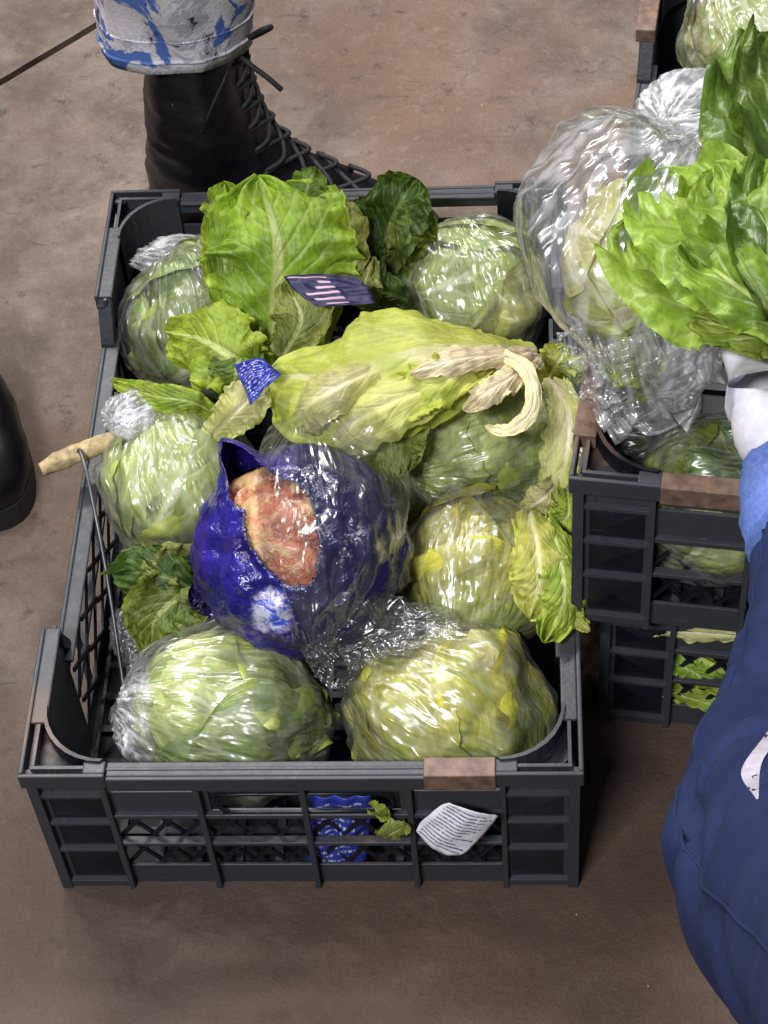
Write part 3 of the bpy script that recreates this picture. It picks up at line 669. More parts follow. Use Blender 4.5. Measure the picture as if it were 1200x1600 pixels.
bunch('unwrapped_lettuce', 'unwrapped yellow and cream lettuce with curled pinkish ribs in the middle of the crate', at(640, 600, .14), [
    dict(p=PX((842, 556, .205), (765, 550, .248), (645, 556, .270), (520, 585, .258), (425, 592, .214)), w=.122, n=UPD, m='yellow', cup=-.95, ruffle=.010, seed=21, vd=.0002, base=.40, tipw=.74, jag=.06, pucker=.0040, pf=.45, frill=.2),
    dict(p=PX((800, 590, .215), (690, 600, .258), (600, 632, .262), (540, 668, .24), (520, 700, .21)), w=.060, n=UPD, m='pale', cup=-1.0, ruffle=.008, seed=22, vd=.0002, base=.45, tipw=.65, pucker=.0030, pf=.5, frill=.3),
    dict(p=PX((600, 570, .262), (530, 600, .268), (475, 635, .25), (455, 665, .22)), w=.050, n=UPD, m='pale', cup=-1.0, ruffle=.007, seed=28, vd=.0002, base=.6, pucker=.0030, pf=.5, frill=.3),
    dict(p=PX((790, 565, .24), (715, 585, .268), (650, 612, .264), (612, 650, .235)), w=.044, n=UPD, m='yellow', cup=-.5, ruffle=.014, seed=24, vd=.0002, base=.4, jag=.12),
    dict(p=PX((842, 548, .215), (780, 552, .258), (705, 562, .278), (640, 585, .272)), w=.026, n=UPD, m='rib', cup=-.8, ruffle=.004, seed=25, vd=.0002, base=.7, tipw=.4),
    dict(p=PX((838, 556, .22), (800, 585, .262), (760, 612, .268), (728, 640, .25)), w=.026, n=UPD, m='rib', cup=-.8, ruffle=.006, seed=26, vd=.0002, base=.7, tipw=.4),
    dict(p=PX((782, 552, .252), (820, 574, .268), (834, 615, .268), (824, 650, .262), (790, 672, .252), (758, 666, .245)), w=.0135, n=UPD, m='rib', nm='leaf_rib', cup=-.7, ruffle=.003, seed=27, vd=.0001, base=.9, tipw=.6, jag=.15, pucker=.0012),
    dict(p=PX((660, 640, .225), (630, 680, .225), (625, 740, .20)), w=.040, n=UPD, m='olive', cup=-.6, ruffle=.014, seed=29, base=.6),
])
bunch('lettuce_leaf', 'small frilly yellow-green leaf tuft in the right corner under the clear bag', at(868, 580, .15), [
    dict(p=PX((855, 600, .15), (870, 570, .18), (888, 540, .19)), w=.034, m='yellow', cup=-.5, ruffle=.012, seed=31, base=.5, jag=.25),
    dict(p=PX((870, 605, .15), (895, 580, .18), (905, 560, .18)), w=.026, m='bright', cup=-.5, ruffle=.012, seed=32, base=.5, jag=.25)], 'leaf')
bunch('lettuce_leaf', 'long pale cream leaf lying along the right rim of the crate', at(868, 700, .14), [
    dict(p=PX((862, 590, .18), (885, 640, .195), (882, 720, .19), (850, 790, .165)), w=.040, m='pale', cup=-.6, ruffle=.012, seed=33, base=.5, jag=.16),
    dict(p=PX((880, 740, .17), (850, 775, .19), (815, 800, .17)), w=.026, m='pale', cup=-.8, ruffle=.008, seed=34, base=.5),
    dict(p=PX((885, 760, .175), (888, 800, .19), (868, 830, .18)), w=.030, m='bright', cup=-.5, ruffle=.012, seed=35, base=.5)], 'leaf')
bunch('lettuce_leaf', 'bright yellow-green leaf hanging over the right rim of the crate', at(860, 900, .14), [
    dict(p=PX((825, 798, .185), (838, 850, .207), (842, 910, .20), (828, 965, .178)), w=.048, m='yellow', cup=-.7, ruffle=.012, seed=36, base=.6, tipw=.6),
    dict(p=PX((855, 805, .19), (875, 870, .207), (880, 940, .195), (850, 1000, .172)), w=.042, m='bright', cup=-.9, ruffle=.014, seed=37, base=.5, tipw=.5),
    dict(p=PX((885, 850, .19), (892, 910, .195), (898, 960, .184), (920, 985, .174)), w=.016, m='yellow', cup=-.8, ruffle=.006, seed=38, base=.6)], 'leaf')
bunch('lettuce_leaf', 'narrow bright leaf lying across the wrapped lettuce above the beige stick', at(250, 630, .15), [
    dict(p=PX((345, 655, .185), (300, 628, .21), (240, 618, .205), (182, 598, .185)), w=.024, m='bright', cup=-.6, ruffle=.006, seed=41, base=.6, tipw=.5),
    dict(p=PX((330, 680, .19), (370, 640, .22), (415, 600, .222)), w=.040, m='pale', cup=-.5, ruffle=.006, seed=42, base=.6)], 'leaf')
bunch('loose_lettuce', 'dark curly lettuce leaf between the left lattice side and the torn blue bag', at(270, 950, .10), [
    dict(p=PX((340, 900, .12), (290, 925, .155), (245, 965, .155), (235, 1015, .13)), w=.062, m='mid', cup=-.6, ruffle=.022, seed=43, base=.6, jag=.2),
    dict(p=PX((335, 945, .13), (270, 905, .165), (220, 895, .16), (182, 897, .14)), w=.046, m='dark', cup=-.6, ruffle=.020, seed=44, base=.5, jag=.2),
    dict(p=PX((345, 985, .12), (300, 965, .15), (255, 1000, .14)), w=.05, m='mid', cup=-.6, ruffle=.016, seed=45, base=.5, jag=.2),
    dict(p=PX((330, 870, .14), (270, 880, .17), (225, 920, .155)), w=.036, m='olive', cup=-.6, ruffle=.014, seed=46, base=.5, jag=.2)])
bunch('lettuce_leaf', 'scrap of green leaf poking out through the front of the crate', aty(600, 1280, -.305), [
    dict(p=[aty(578, 1258, -.302), aty(588, 1270, -.309), aty(604, 1280, -.303)], w=.016, n=(0, -1, .2), m='bright', cup=-.7, ruffle=.003, seed=47, base=.6),
    dict(p=[aty(596, 1310, -.303), aty(612, 1302, -.309), aty(640, 1290, -.303)], w=.018, n=(0, -1, .2), m='olive', cup=-.5, ruffle=.003, seed=48, base=.7)], 'leaf')

# ------------------------------------------------------------------ torn blue bag and the clear bag over it
def mat_rot():
    k = NT('rotting_lettuce_flesh'); o = k.obj(); n = k.noise(o, 30, 5, .7, .6); n2 = k.noise(o, 75, 5, .75, 1.0); n3 = k.noise(k.vmath('ADD', o, (4, 1, 7)), 22, 4, .6)
    col = k.mix(k.ramp(n, .40, .60), (.13, .018, .010), (.42, .12, .045)); col = k.mix(k.ramp(n3, .48, .58), col, (.52, .34, .15)); col = k.mix(k.ramp(n2, .54, .64), col, (.66, .42, .32))
    return k.done(k.prin(col, .3, k.bump(k.math('ADD', n, n2), .7, .006), .55))
def rotten():
    V, F = ico(5); r = 1+.05*fbm(V*3+9, 3)+.03*ridge(V*4+2, 2)
    o = mk('rotting_lettuce', V*r[:, None]*np.array([.0715, .0705, .0675]), F, mat_rot()); o.location = [float(x) for x in at(472, 862, .188)]
    tag(o, 'mottled orange rotting lettuce inside the torn blue bag', 'lettuce')
rotten()
def blue_bag():
    c = at(472, 862, .188); T = thing('torn_blue_bag', 'torn glossy blue bag wrapped round rotting orange lettuce in the crate centre', 'bag', c)
    V, F = ico(6); u, v, w = V@_r2, V@_u2, V@(-_fw)
    wob = .22*fbm(V*2.4+4, 3)
    e = np.sqrt(((u+.16+.18*(v-.26))/.30)**2+((v-.22)/.50)**2)+wob
    e2 = np.sqrt(((u+.42)/.20)**2+((v-.62)/.22)**2)+wob
    e = np.where(w > -.2, np.minimum(e, e2), 9)
    r = 1.04+.06*ridge(V*2.0+3, 3)+.02*fbm(V*5, 2)+.03*np.exp(-((e-1)/.15)**2)*(.5+fbm(V*5+1, 2))
    r = r+.30*np.exp(-((u+.55)**2+(v-.80)**2)/.02)*(w > -.3)
    P = V*r[:, None]*np.array([.074, .073, .070])
    keep = [f for f in F if e[list(f)].mean() > 1]
    mk('torn_bag', P, keep, M['bluebag'], T, np.stack([u, v], -1), solid=.0007)
    for k, (a, b) in enumerate((((318, 925, .16), (300, 948, .165)), ((330, 950, .16), (312, 945, .15)))):
        leaf(PX((345, 930+8*k, .165), a, b), .02, UPC, M['bluebag'], T, 'bag_scrap', seed=50+k, ruffle=.006, base=.6)
    return T
blue_bag()
def clear_bag():
    c = at(520, 822, .200); T = thing('clear_plastic_bag', 'crumpled clear plastic bag pulled over the right half of the torn blue bag', 'bag', c)
    def sq(P):
        v = P@_u2; t = np.clip((v+.09)/.18, 0, 1)
        f = .55+.45*sst(0, .55, t)
        u = P@_r2; return P+np.outer(u*(f-1), _r2)-np.outer(.012*(1-t), _r2)
    film_shell('bag_film', T, (.060, .100, .082), 61, M['film_bag'], (.3, -.5, -.8), .05, .97, 6, neck=.1, fold=.025, squash=sq, nf=34)
    leaf(PX((530, 1015, .19), (590, 985, .20), (625, 940, .19)), .045, UPC, M['film_bag'], T, 'bag_flap', seed=62, ruffle=.008, base=.8, cup=.4)
    leaf(PX((490, 1000, .19), (520, 1035, .182), (555, 1048, .168)), .034, UPC, M['film_bag'], T, 'bag_flap', seed=63, ruffle=.008, base=.7, cup=.4)
clear_bag()
def scrap(px, py, z, R, seed, mat, label, amp=.12):
    T = film_shell('plastic_scrap', None, R, seed, M[mat], (-.5, -.5, .5), amp, 1.0, 5, fold=.10, nf=24)
    T.location = [float(x) for x in at(px, py, z)]; tag(T, label, 'plastic film'); return T
scrap(203, 648, .190, (.018, .020, .012), 71, 'film_white', 'crumpled twist of clear film beside the beige stick')
scrap(215, 985, .060, (.020, .026, .018), 72, 'film', 'scrap of clear film in the crate beside the wire')
scrap(640, 985, .168, (.036, .022, .010), 73, 'film_bag', 'loose fold of clear film draped above the front right lettuce', .05)

def sheet(name, label, cat, corners, mat, bulge, seed, nrm, n=22, wr=.0015, rnd=.0, parent=None):
    """small curved sheet; corners a(0,0) b(1,0) c(1,1) d(0,1)"""
    a, b, c, d = [np.array(x) for x in corners]; u = np.linspace(0, 1, n); U, Vv = np.meshgrid(u, u, indexing='ij')
    if rnd:   # round the corners off
        x, y = U*2-1, Vv*2-1; U2 = (x*np.sqrt(1-rnd*y*y/2)+1)/2; V2 = (y*np.sqrt(1-rnd*x*x/2)+1)/2
    else: U2, V2 = U, Vv
    P = ((1-U2)*(1-V2))[..., None]*a+(U2*(1-V2))[..., None]*b+(U2*V2)[..., None]*c+((1-U2)*V2)[..., None]*d
    P = P+np.array(nrm)*(bulge*4*U2*(1-U2)+wr*fbm(np.stack([U*3, Vv*3, 0*U+seed], -1), 2))[..., None]
    P = P.reshape(-1, 3); o0 = P.mean(0); o = mk(name, P-o0, gridF(n, n), mat, parent, np.stack([U2, V2], -1).reshape(-1, 2), solid=.0003)
    o.location = [float(x) for x in o0]
    if label: tag(o, label, cat)
    return o
sheet('paper_label', 'white printed paper label hanging on the front of the crate', 'label',
      [aty(641, 1296, -.309), aty(722, 1341, -.316), aty(788, 1269, -.309), aty(700, 1247, -.307)], M['paper'], .006, 3, (0, -1, .2), rnd=.5)
sheet('printed_wrapper', 'navy printed wrapper with pinkish text lines above the yellow lettuce', 'wrapper',
      [at(594, 476, .262), at(492, 482, .262), at(434, 430, .266), at(560, 430, .268)], M['navy_label'], .004, 4, (0, -.5, .8), wr=.004, rnd=.4)
sheet('printed_wrapper', 'small scrap of blue printed wrapper above the clear bag', 'wrapper',
      [at(392, 634, .235), at(440, 585, .248), at(410, 560, .252), at(366, 570, .24)], M['blue_label'], .006, 5, (0, -.5, .8), wr=.006)
sheet('printed_wrapper', 'blue printed wrapper seen inside the crate through its front hand hole', 'wrapper',
      [aty(480, 1350, -.284), aty(575, 1345, -.284), aty(580, 1240, -.284), aty(485, 1240, -.284)], M['blue_label'], .004, 6, (0, -1, 0), wr=.004)

# ------------------------------------------------------------------ wire hook with beige grip
def hook():
    A = at(64, 734, .155); B = at(187, 681, .158); T = thing('wire_hook', 'steel wire with a dirty beige stick grip lying over the left rim of the crate', 'hook', (A+B)/2)
    o = np.array(T.location)
    tube('grip', [A-o, A*.7+B*.3-o+[0, 0, .001], A*.35+B*.65-o, B-o], [.0055, .0078, .0083, .0075, .0060], mat_simple('dirty_beige_wood', (.52, .40, .20), .7, .55, 75, .7, .004), T, 14, 8, lump=.14, seed=2)
    C = at(126, 707, .166)
    tube('wire', [C+[-.004, .004, -.006]-o, C-o, at(140, 760, .158)-o, at(168, 905, .115)-o, at(198, 1105, .05)-o], .0017, mat_simple('dull_steel_wire', (.14, .14, .15), .45, .3, 60, Metallic=.85), T, 8, 8)
hook()

# ------------------------------------------------------------------ things in and over the stacked crates
head(1118, 778, .255, (.066, .058, .062), (.2, -.5, .8), 81, ['mid', 'head', 'mid'], 'wrapped green lettuce in the upper stacked crate below the white glove', gather=(-.9, 0, .2))
head(1185, 45, .345, (.062, .060, .058), (-.3, -.4, .8), 82, ['head', 'pale', 'head'], 'wrapped pale lettuce at the top right corner of the photo', gather=(-.5, .3, .8))
head(995, 690, .235, (.045, .045, .040), (.2, -.5, .8), 83, ['dark', 'headdark'], 'small dark wrapped lettuce deep in the upper stacked crate', gather=(-.9, 0, .2))
for i, (x, y, z, R) in enumerate(((.325, -.092, .072, .064), (.43, -.10, .078, .066), (.345, .05, .09, .07))):
    T = thing('lettuce', ('light green lettuce behind the front lattice of the lower stacked crate', 'lettuce of the lower stacked crate hidden by the navy sleeve', 'lettuce farther back in the lower stacked crate')[i], 'lettuce', (x, y, z))
    head_parts(T, (R, R*.9, R*.95), (-.3, -.7, .5), 90+i, [L['bright'], L['head'], L['pale']], 9, open_=.12)
def big_bag():
    c = at(966, 400, .405); T = thing('clear_plastic_bag', 'large puffed clear bag with pale lettuce hanging over the upper stacked crate', 'bag', c)
    def sq(P):
        v = P@_u2; t = np.clip((v+.09)/.18, 0, 1); u = P@_r2
        f = .72+.28*sst(0, .45, t); return P+np.outer(u*(f-1), _r2)+np.outer(.030*(1-t)**1.5, _r2)
    film_shell('bag_film', T, (.076, .104, .082), 65, M['film_big'], (.5, .3, .6), .07, .95, 6, neck=.10, fold=.03, squash=sq, nf=26)
    o = np.array(T.location)
    leaf(PX((1000, 520, .405), (1015, 570, .395), (1035, 615, .375), (1050, 650, .352)), .085, UPC, M['film_big'], T, 'bag_mouth', seed=66, ruffle=.026, base=.9, cup=-.3, tipw=.85)
    leaf(PX((930, 500, .39), (945, 560, .385), (985, 610, .365)), .06, UPC, M['film_big'], T, 'bag_mouth', seed=67, ruffle=.016, base=.9, cup=-.5, tipw=.7)
big_bag()
T = thing('lettuce', 'pale yellowish lettuce inside the large clear bag', 'lettuce', at(982, 415, .40)); head_parts(T, (.048, .064, .046), (.4, -.5, .5), 95, [L['pale'], L['yellow'], L['head']], 9, open_=.08)
bunch('lettuce_leaf', 'green leaf in the bottom of the large clear bag', at(985, 565, .36), [
    dict(p=PX((1050, 520, .38), (1000, 560, .395), (945, 575, .375)), w=.042, m='bright', cup=-.8, ruffle=.014, seed=68, base=.6),
    dict(p=PX((1060, 540, .375), (1010, 585, .385), (960, 600, .36)), w=.034, m='mid', cup=-.8, ruffle=.012, seed=69, base=.6)], 'leaf')
scrap(1080, 185, .41, (.036, .040, .026), 74, 'film_white', 'white glare-lit fold of plastic bag behind the large clear bag', .10)
bunch('leafy_lettuce', 'big leafy green lettuce held up by the white-gloved hand at right', at(1225, 520, .44), [
    dict(p=PX((1260, 560, .445), (1205, 460, .49), (1120, 360, .505), (1040, 290, .475)), w=.105, m='held', cup=.5, ruffle=.022, seed=51, base=.35, pucker=.0075, pf=.42, frill=.1, jag=.05, tipw=.6),
    dict(p=PX((1260, 550, .455), (1180, 480, .50), (1080, 430, .495), (1008, 375, .465)), w=.088, m='held', cup=.4, ruffle=.022, seed=52, base=.35, pucker=.0075, pf=.42, frill=.1, jag=.05, tipw=.6),
    dict(p=PX((1260, 552, .470), (1180, 522, .505), (1090, 500, .490)), w=.034, m='held', cup=.9, ruffle=.008, seed=53, base=.6),
    dict(p=PX((1265, 520, .43), (1220, 350, .465), (1185, 200, .47), (1175, 70, .445)), w=.085, m='helddark', cup=.5, ruffle=.02, seed=54, base=.35, pucker=.0075, pf=.42, frill=.1, jag=.05),
    dict(p=PX((1285, 500, .45), (1240, 300, .49), (1215, 160, .488), (1210, 60, .46)), w=.070, m='helddark', cup=.6, ruffle=.02, seed=55, base=.35, pucker=.0075, pf=.42, frill=.1, jag=.05),
    dict(p=PX((1265, 530, .475), (1210, 420, .52), (1150, 340, .525), (1115, 265, .51)), w=.075, m='held', cup=.5, ruffle=.02, seed=56, base=.35, pucker=.0075, pf=.42, frill=.1, jag=.05),
    dict(p=PX((1270, 540, .48), (1215, 450, .53), (1200, 350, .535), (1190, 290, .52)), w=.060, m='helddark', cup=.6, ruffle=.024, seed=57, base=.35, pucker=.0075, pf=.42, frill=.1, jag=.05),
    dict(p=PX((1260, 555, .46), (1220, 500, .515), (1140, 440, .525), (1080, 400, .51)), w=.050, m='held', cup=.6, ruffle=.020, seed=58, base=.35, pucker=.0075, pf=.42, frill=.1, jag=.05)])

bunch('lettuce_leaf', 'pale leaf ribs showing in the gap of the lower stacked crate', aty(1080, 1000, -.13), [
    dict(p=[aty(1000, 975, -.144), aty(1060, 985, -.150), aty(1180, 995, -.164)], w=.022, n=(0, -.9, .4), m='pale', cup=-.8, ruffle=.004, seed=101, base=.8, jag=.03, frill=.1),
    dict(p=[aty(1000, 1035, -.143), aty(1040, 1075, -.147), aty(1090, 1095, -.152), aty(1160, 1110, -.160)], w=.020, n=(0, -.9, .4), m='bright', cup=-.9, ruffle=.005, seed=102, base=.8, jag=.03, frill=.1),
    dict(p=[aty(1050, 1035, -.148), aty(1090, 1055, -.152), aty(1135, 1085, -.156)], w=.026, n=(0, -.9, .4), m='bright', cup=-.9, ruffle=.005, seed=103, base=.7, jag=.03, frill=.1)], 'leaf')

# ------------------------------------------------------------------ people
M['boot'] = mat_simple('black_boot_leather', (.005, .005, .007), .38, .5, 55, .3, .003, .45)
M['sole'] = mat_simple('black_rubber_sole', (.014, .013, .013), .7, .4, 80, .3)
M['lace'] = mat_simple('black_lace', (.012, .012, .014), .7, .3, 200, .3)
def mat_splash():
    k = NT('paint_splashed_trousers'); o = k.obj(); n = k.noise(o, 13, 4, .6, 1.2); n2 = k.noise(k.vmath('ADD', o, (3, 7, 1)), 12, 5, .65, 1.5); n3 = k.noise(k.vmath('ADD', o, (9, 2, 5)), 26, 5, .7, 1.0)
    col = k.mix(k.ramp(n, .35, .65), (.48, .44, .44), (.62, .60, .66))
    col = k.mix(k.ramp(n3, .54, .58), col, (.36, .33, .38))
    col = k.mix(k.ramp(n2, .53, .56), col, (.07, .13, .36))
    col = k.mix(k.ramp(n3, .625, .65), col, (.035, .03, .06))
    return k.done(k.prin(col, .8, k.bump(k.math('ADD', k.noise(o, 350, 2), n), .3, .003), .2))
M['splash'] = mat_splash()
def mat_navy():
    k = NT('navy_cloth'); o = k.obj(); n = k.noise(o, 18, 4, .6); w = k.noise(o, 700, 2, .6)
    col = k.mix(k.ramp(n, .3, .7), (.0075, .013, .047), (.012, .021, .074)); col = k.mul(col, k.mix(w, (.75, .75, .75), (1.2, 1.2, 1.2)))
    return k.done(k.prin(col, .85, k.bump(k.math('ADD', w, n), .25, .0015), .2))
M['navy'] = mat_navy()
M['cuff'] = mat_simple('light_blue_cuff', (.11, .17, .44), .75, .2, 250, .3, .001, .2)
M['glove'] = mat_simple('white_glove', (.80, .78, .82), .7, .08, 180, .25, .001, .2)
M['stripe'] = mat_simple('pale_reflective_stripe', (.36, .33, .38), .7, .15, 200, .2, .001, .3)

def boot(T):
    zs = np.array([.0, .012, .028, .042, .055, .066, .076, .086, .096, .108, .122, .14, .165, .19, .215, .31])
    xf = np.array([.275, .283, .285, .280, .266, .244, .219, .196, .178, .161, .147, .134, .124, .119, .116, .110])
    xb = np.array([.002, .0, .001, .003, .005, .007, .009, .011, .013, .014, .015, .018, .021, .024, .028, .043])
    hw = 1.08*np.array([.043, .045, .047, .047, .046, .045, .044, .044, .044, .045, .046, .048, .050, .051, .051, .044])
    n = 40; Z = np.linspace(.0, .31, 74); V = []; th = np.linspace(0, 2*pi, n, endpoint=False)
    for z in Z:
        f, b, h = np.interp(z, zs, xf), np.interp(z, zs, xb), np.interp(z, zs, hw)
        x = (f+b)/2+(f-b)/2*np.sign(np.cos(th))*np.abs(np.cos(th))**.86
        t = (x-b)/(f-b); low = 1-sst(.06, .13, z)
        shape = 1-low*(.22*np.exp(-((t-.38)/.16)**2))
        y = h*np.sign(np.sin(th))*np.abs(np.sin(th))**.82*shape
        V += [(x[i], y[i], z) for i in range(n)]
    V = np.array(V); cr = .0022*fbm(V*38, 3)+.0016*ridge(V*np.array([22, 22, 60]), 2)
    nn = V-np.array([.12, 0, .1]); nn[:, 2] *= .2; nn[:, 0] *= .3; nn /= np.linalg.norm(nn, axis=1)[:, None]+1e-6
    V = V+nn*cr[:, None]
    F = gridF(74, n, True); F.append(tuple(range(73*n, 74*n)))
    body = mk('boot', V, F, M['boot'], T)
    mb = MB(); prev = None; ring = [(xi, yi) for xi, yi in zip((.287+(-.004))/2+(.287+.004)/2*np.sign(np.cos(th))*np.abs(np.cos(th))**.86, .0515*np.sign(np.sin(th))*np.abs(np.sin(th))**.8)]
    Vs = [(x, y*(1-.2*np.exp(-((x/.287-.38)/.16)**2)), z) for z in (-.006, .019) for x, y in ring]
    mk('sole', Vs, gridF(2, n, True)+[tuple(range(n))[::-1], tuple(range(n, 2*n))], M['sole'], body, smooth=False)
    fx = lambda z: float(np.interp(z, zs, xf))
    # raised lace facings, tongue, laces
    for sgn in (-1, 1):
        pts = [(fx(z)-.024+.0, sgn*.030, z+.004) for z in (.075, .095, .12, .15, .18, .21, .25)]
        tube('lace_facing', pts, .004, M['boot'], body, 8, 5)
        tube('side_seam', [(.062+.0, sgn*.0530, .23), (.064, sgn*.0515, .19), (.068, sgn*.049, .15), (.07, sgn*.0475, .10), (.068, sgn*.0480, .06)], .0016, M['boot'], body, 6, 5)
    zz = (.078, .092, .108, .126, .146, .168, .190, .214, .238)
    for i in range(len(zz)-1):
        for sgn in (-1, 1):
            a, b = zz[i], zz[i+1]; p, q = fx(a), fx(b)
            tube('lace', [(p-.020, sgn*.034, a+.006), (p+.001, sgn*.016, (a*.7+b*.3)+.006), (q+.003, -sgn*.012, b+.004), (q-.016, -sgn*.034, b+.006)], .0024, M['lace'], body, 6, 4)
    k = fx(.25)
    tube('lace_bow', [(k-.002, .0, 0.250), (k+.016, -.012, 0.272), (k+.030, -.022, 0.288), (k+.034, -.012, 0.282), (k+.020, .004, 0.262), (k, .004, 0.250)], .0026, M['lace'], body, 6, 6)
    tube('lace_bow', [(k-.004, -.004, 0.250), (k+.012, -.026, 0.255), (k+.030, -.034, 0.246), (k+.042, -.036, 0.234)], .0026, M['lace'], body, 6, 6)
    tube('lace_bow', [(k-.004, -.004, 0.250), (k-.006, -.030, 0.246), (k-.018, -.048, 0.226), (k-.03, -.054, 0.200)], .0026, M['lace'], body, 6, 6)
    return body
def trouser(T, c0, c1, r, mat, seed, zlow, h):
    n, m = 56, 44; V = []
    for i in range(m):
        s = i/(m-1); c = np.array(c0)*(1-s)+np.array(c1)*s
        for j in range(n):
            a = 2*pi*j/n; p = np.array([[cos(a)*1.6+seed, sin(a)*1.6, s*5.5]])
            rr = r*(1+.07*fbm(p, 2)[0]+.05*sin(s*26+2.0*cos(a)+seed)*(1-.6*s)+(.05 if s < .03 else 0)*0)*(1+.12*s)
            dz = -.008*cos(a-.6*pi)*max(0, 1-s*4)-.006*cos(2*a)*max(0, 1-s*4)
            V.append((c[0]+rr*cos(a)*1.06, c[1]+rr*sin(a), zlow+h*s+dz))
    o = mk('trouser_leg', V, gridF(m, n, True), mat, T, solid=.003)
    for k in (1, 3):
        P = [np.array(V[k*n+j])*1.0 for j in range(0, n, 2)]; P.append(P[0]); tube('hem_stitch', [np.array([c[0]+(p[0]-c[0])*1.022, p[1]*1.022, p[2]]) for p in P], .0011 if k > 1 else .0019, mat, o, 6, 2)
    return o
def stander(label, loc, rot, mat, seed):
    T = thing('person', label, 'person', loc, None, rot)
    boot(T); trouser(T, (.064, 0), (.058, 0), .062, mat, seed, .258, .5); return T
hl = at(222, 300, .1)
stander('person behind the front crate in pale blue-splashed trousers and a black lace-up boot', (-.196, .392, .006), radians(-5), M['splash'], 3)
stander('person at the left edge, only the side of a dark boot in view', (-.428, .305, .006), radians(-61), M['navy'], 8)

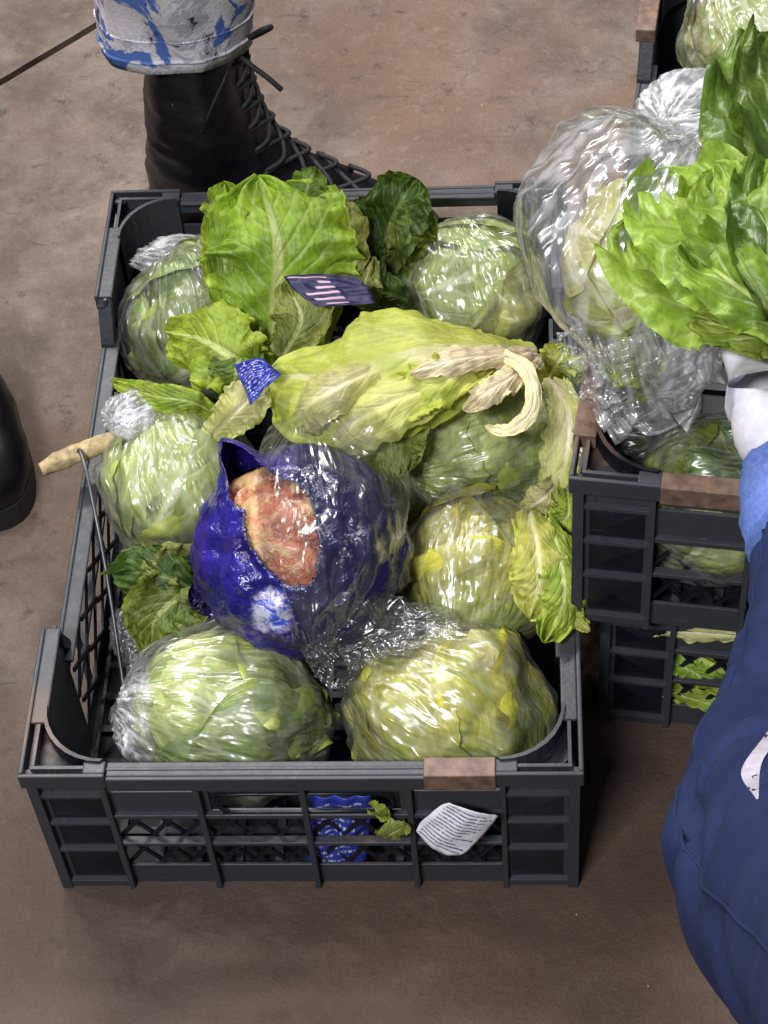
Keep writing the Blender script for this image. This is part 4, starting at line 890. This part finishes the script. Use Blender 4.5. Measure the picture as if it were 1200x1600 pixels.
def arm_person():
    T = thing('person', 'person at the right edge in a navy jacket reaching with a white glove', 'person', at(1215, 1330, .0))
    o = np.array(T.location)
    C = crom(PX((1262, 800, .425), (1288, 890, .435), (1292, 1010, .45), (1272, 1130, .465), (1236, 1280, .48), (1262, 1370, .53), (1340, 1450, .60), (1450, 1540, .70), (1570, 1650, .80)), 110)
    RR = np.interp(np.linspace(0, 1, 110), [0, .06, .14, .28, .40, .52, .62, .75, 1], [.034, .040, .043, .049, .058, .064, .066, .068, .072])
    Tn = np.gradient(C, axis=0); Tn /= np.linalg.norm(Tn, axis=1)[:, None]; n = 72
    def ring(i, off=0, j0=0, j1=n, full=True):
        s = np.cross(Tn[i], [0, 0, 1.0]); s /= np.linalg.norm(s); u = np.cross(s, Tn[i])
        t = i/109; a = 2*pi*np.arange(n)/n
        d = s[None]*np.cos(a)[:, None]+u[None]*np.sin(a)[:, None]
        q = np.stack([np.cos(a)*1.1, np.sin(a)*1.1, np.full(n, t*7)], -1)
        el = math.exp(-((t-.52)/.20)**2)
        ph = t*33+1.7*np.cos(a-2.4)+1.1*fbm(q*.7+5, 2)
        cr = 1-np.abs(np.sin(ph)); cr = cr**2.6
        fo = .0045*fbm(q*1.2+3, 2)-.020*el*cr*(.3+.7*sst(-.6, .6, fbm(q*.9+8, 1)))+.0012*np.sin(t*46+2*np.cos(a+1)+2*fbm(q, 2))
        lo = (1-np.abs(np.sin(a*2.5+t*8+1.2*fbm(q*.8+2, 2))))**2.4
        fo = fo-.011*lo*sst(.40, .55, np.full(n, t))*(.4+.6*sst(-.4, .5, fbm(q*.7+4, 1)))
        l2 = (1-np.abs(np.sin(a*1.5-t*13+1.0*fbm(q*.9+7, 2))))**3
        fo = fo-.006*l2*(1-sst(.38, .5, np.full(n, t)))
        return C[i]+d*(RR[i]+fo+off)[:, None]-o
    V = np.concatenate([ring(i) for i in range(110)]); F = gridF(110, n, True); F.append(tuple(range(109*n, 110*n)))
    sl = mk('jacket_sleeve', V, F, M['navy'], T)
    jj = int(np.argmax([(ring(60)[j]-(C[60]-o))@(CAM-C[60]) for j in range(n)]))
    for off in (-9, 12):
        tube('sleeve_seam', [ring(i)[(jj+off) % n] for i in range(6, 108, 3)], .0011, M['navy'], sl, 6, 2)
    # curved pale stripe sewn on the sleeve: its outline laid onto the cloth
    from mathutils.bvhtree import BVHTree
    bv = BVHTree.FromPolygons([Vector(v) for v in V], F[:-1])
    Oo = crom([(1228, 1108, 0), (1192, 1153, 0), (1158, 1206, 0), (1182, 1249, 0)], 26); Ii = crom([(1228, 1146, 0), (1207, 1166, 0), (1189, 1196, 0), (1185, 1248, 0)], 26); SV = []
    for q in range(26):
        for e in np.linspace(0, 1, 6):
            px, py = (Oo[q]*(1-e)+Ii[q]*e)[:2]
            d = _fw*FPX+_r2*(px-600)-_u2*(py-800); d /= np.linalg.norm(d)
            h = bv.ray_cast(Vector(CAM-o), Vector(d))
            SV.append(np.array(h[0])-d*.0012 if h[0] is not None else (SV[-1] if SV else C[40]-o))
    mk('sleeve_stripe', SV, gridF(26, 6), M['stripe'], sl)
    # knitted light blue cuff
    tube('glove_cuff', [p-o for p in PX((1248, 715, .43), (1254, 745, .428), (1260, 800, .426), (1266, 850, .43))], [.034, .037, .039, .040, .038], M['cuff'], T, 28, 8, lump=.05, seed=4)
    # gloved hand grown round a skeleton: wrist, palm, five fingers closing under the lettuce stem
    J = [at(1245, 740, .43), at(1225, 665, .442), at(1212, 600, .448)]; E_ = [(0, 1), (1, 2)]; r = [.030, .037, .036]
    def chain(root, pts, rad):
        a = root
        for p, q in zip(pts, rad): J.append(p); r.append(q); E_.append((a, len(J)-1)); a = len(J)-1
    chain(2, PX((1166, 580, .449), (1146, 545, .452), (1148, 505, .466), (1165, 480, .480)), (.0125, .0105, .0098, .0085))
    chain(2, PX((1203, 562, .450), (1190, 520, .455), (1188, 480, .470), (1200, 455, .485)), (.0125, .0105, .0098, .0085))
    chain(2, PX((1235, 560, .450), (1232, 515, .456), (1232, 478, .470), (1240, 455, .485)), (.0125, .0105, .0095, .0082))
    chain(2, PX((1265, 570, .448), (1270, 530, .452), (1272, 500, .464), (1272, 480, .475)), (.0115, .0095, .0085, .0075))
    chain(1, PX((1205, 650, .428), (1182, 600, .424), (1178, 560, .432)), (.0145, .0118, .0095))
    me = bpy.data.meshes.new('gloved_hand'); me.from_pydata([tuple(map(float, p-o)) for p in J], E_, []); h = bpy.data.objects.new('gloved_hand', me); COL.objects.link(h); h.parent = T
    m = h.modifiers.new('skin', 'SKIN'); m.use_smooth_shade = True
    for i, v in enumerate(me.skin_vertices[0].data): v.radius = (r[i], r[i]); v.use_root = i == 0
    sb = h.modifiers.new('sub', 'SUBSURF'); sb.levels = 2; sb.render_levels = 2
    me.materials.append(M['glove'])
arm_person()
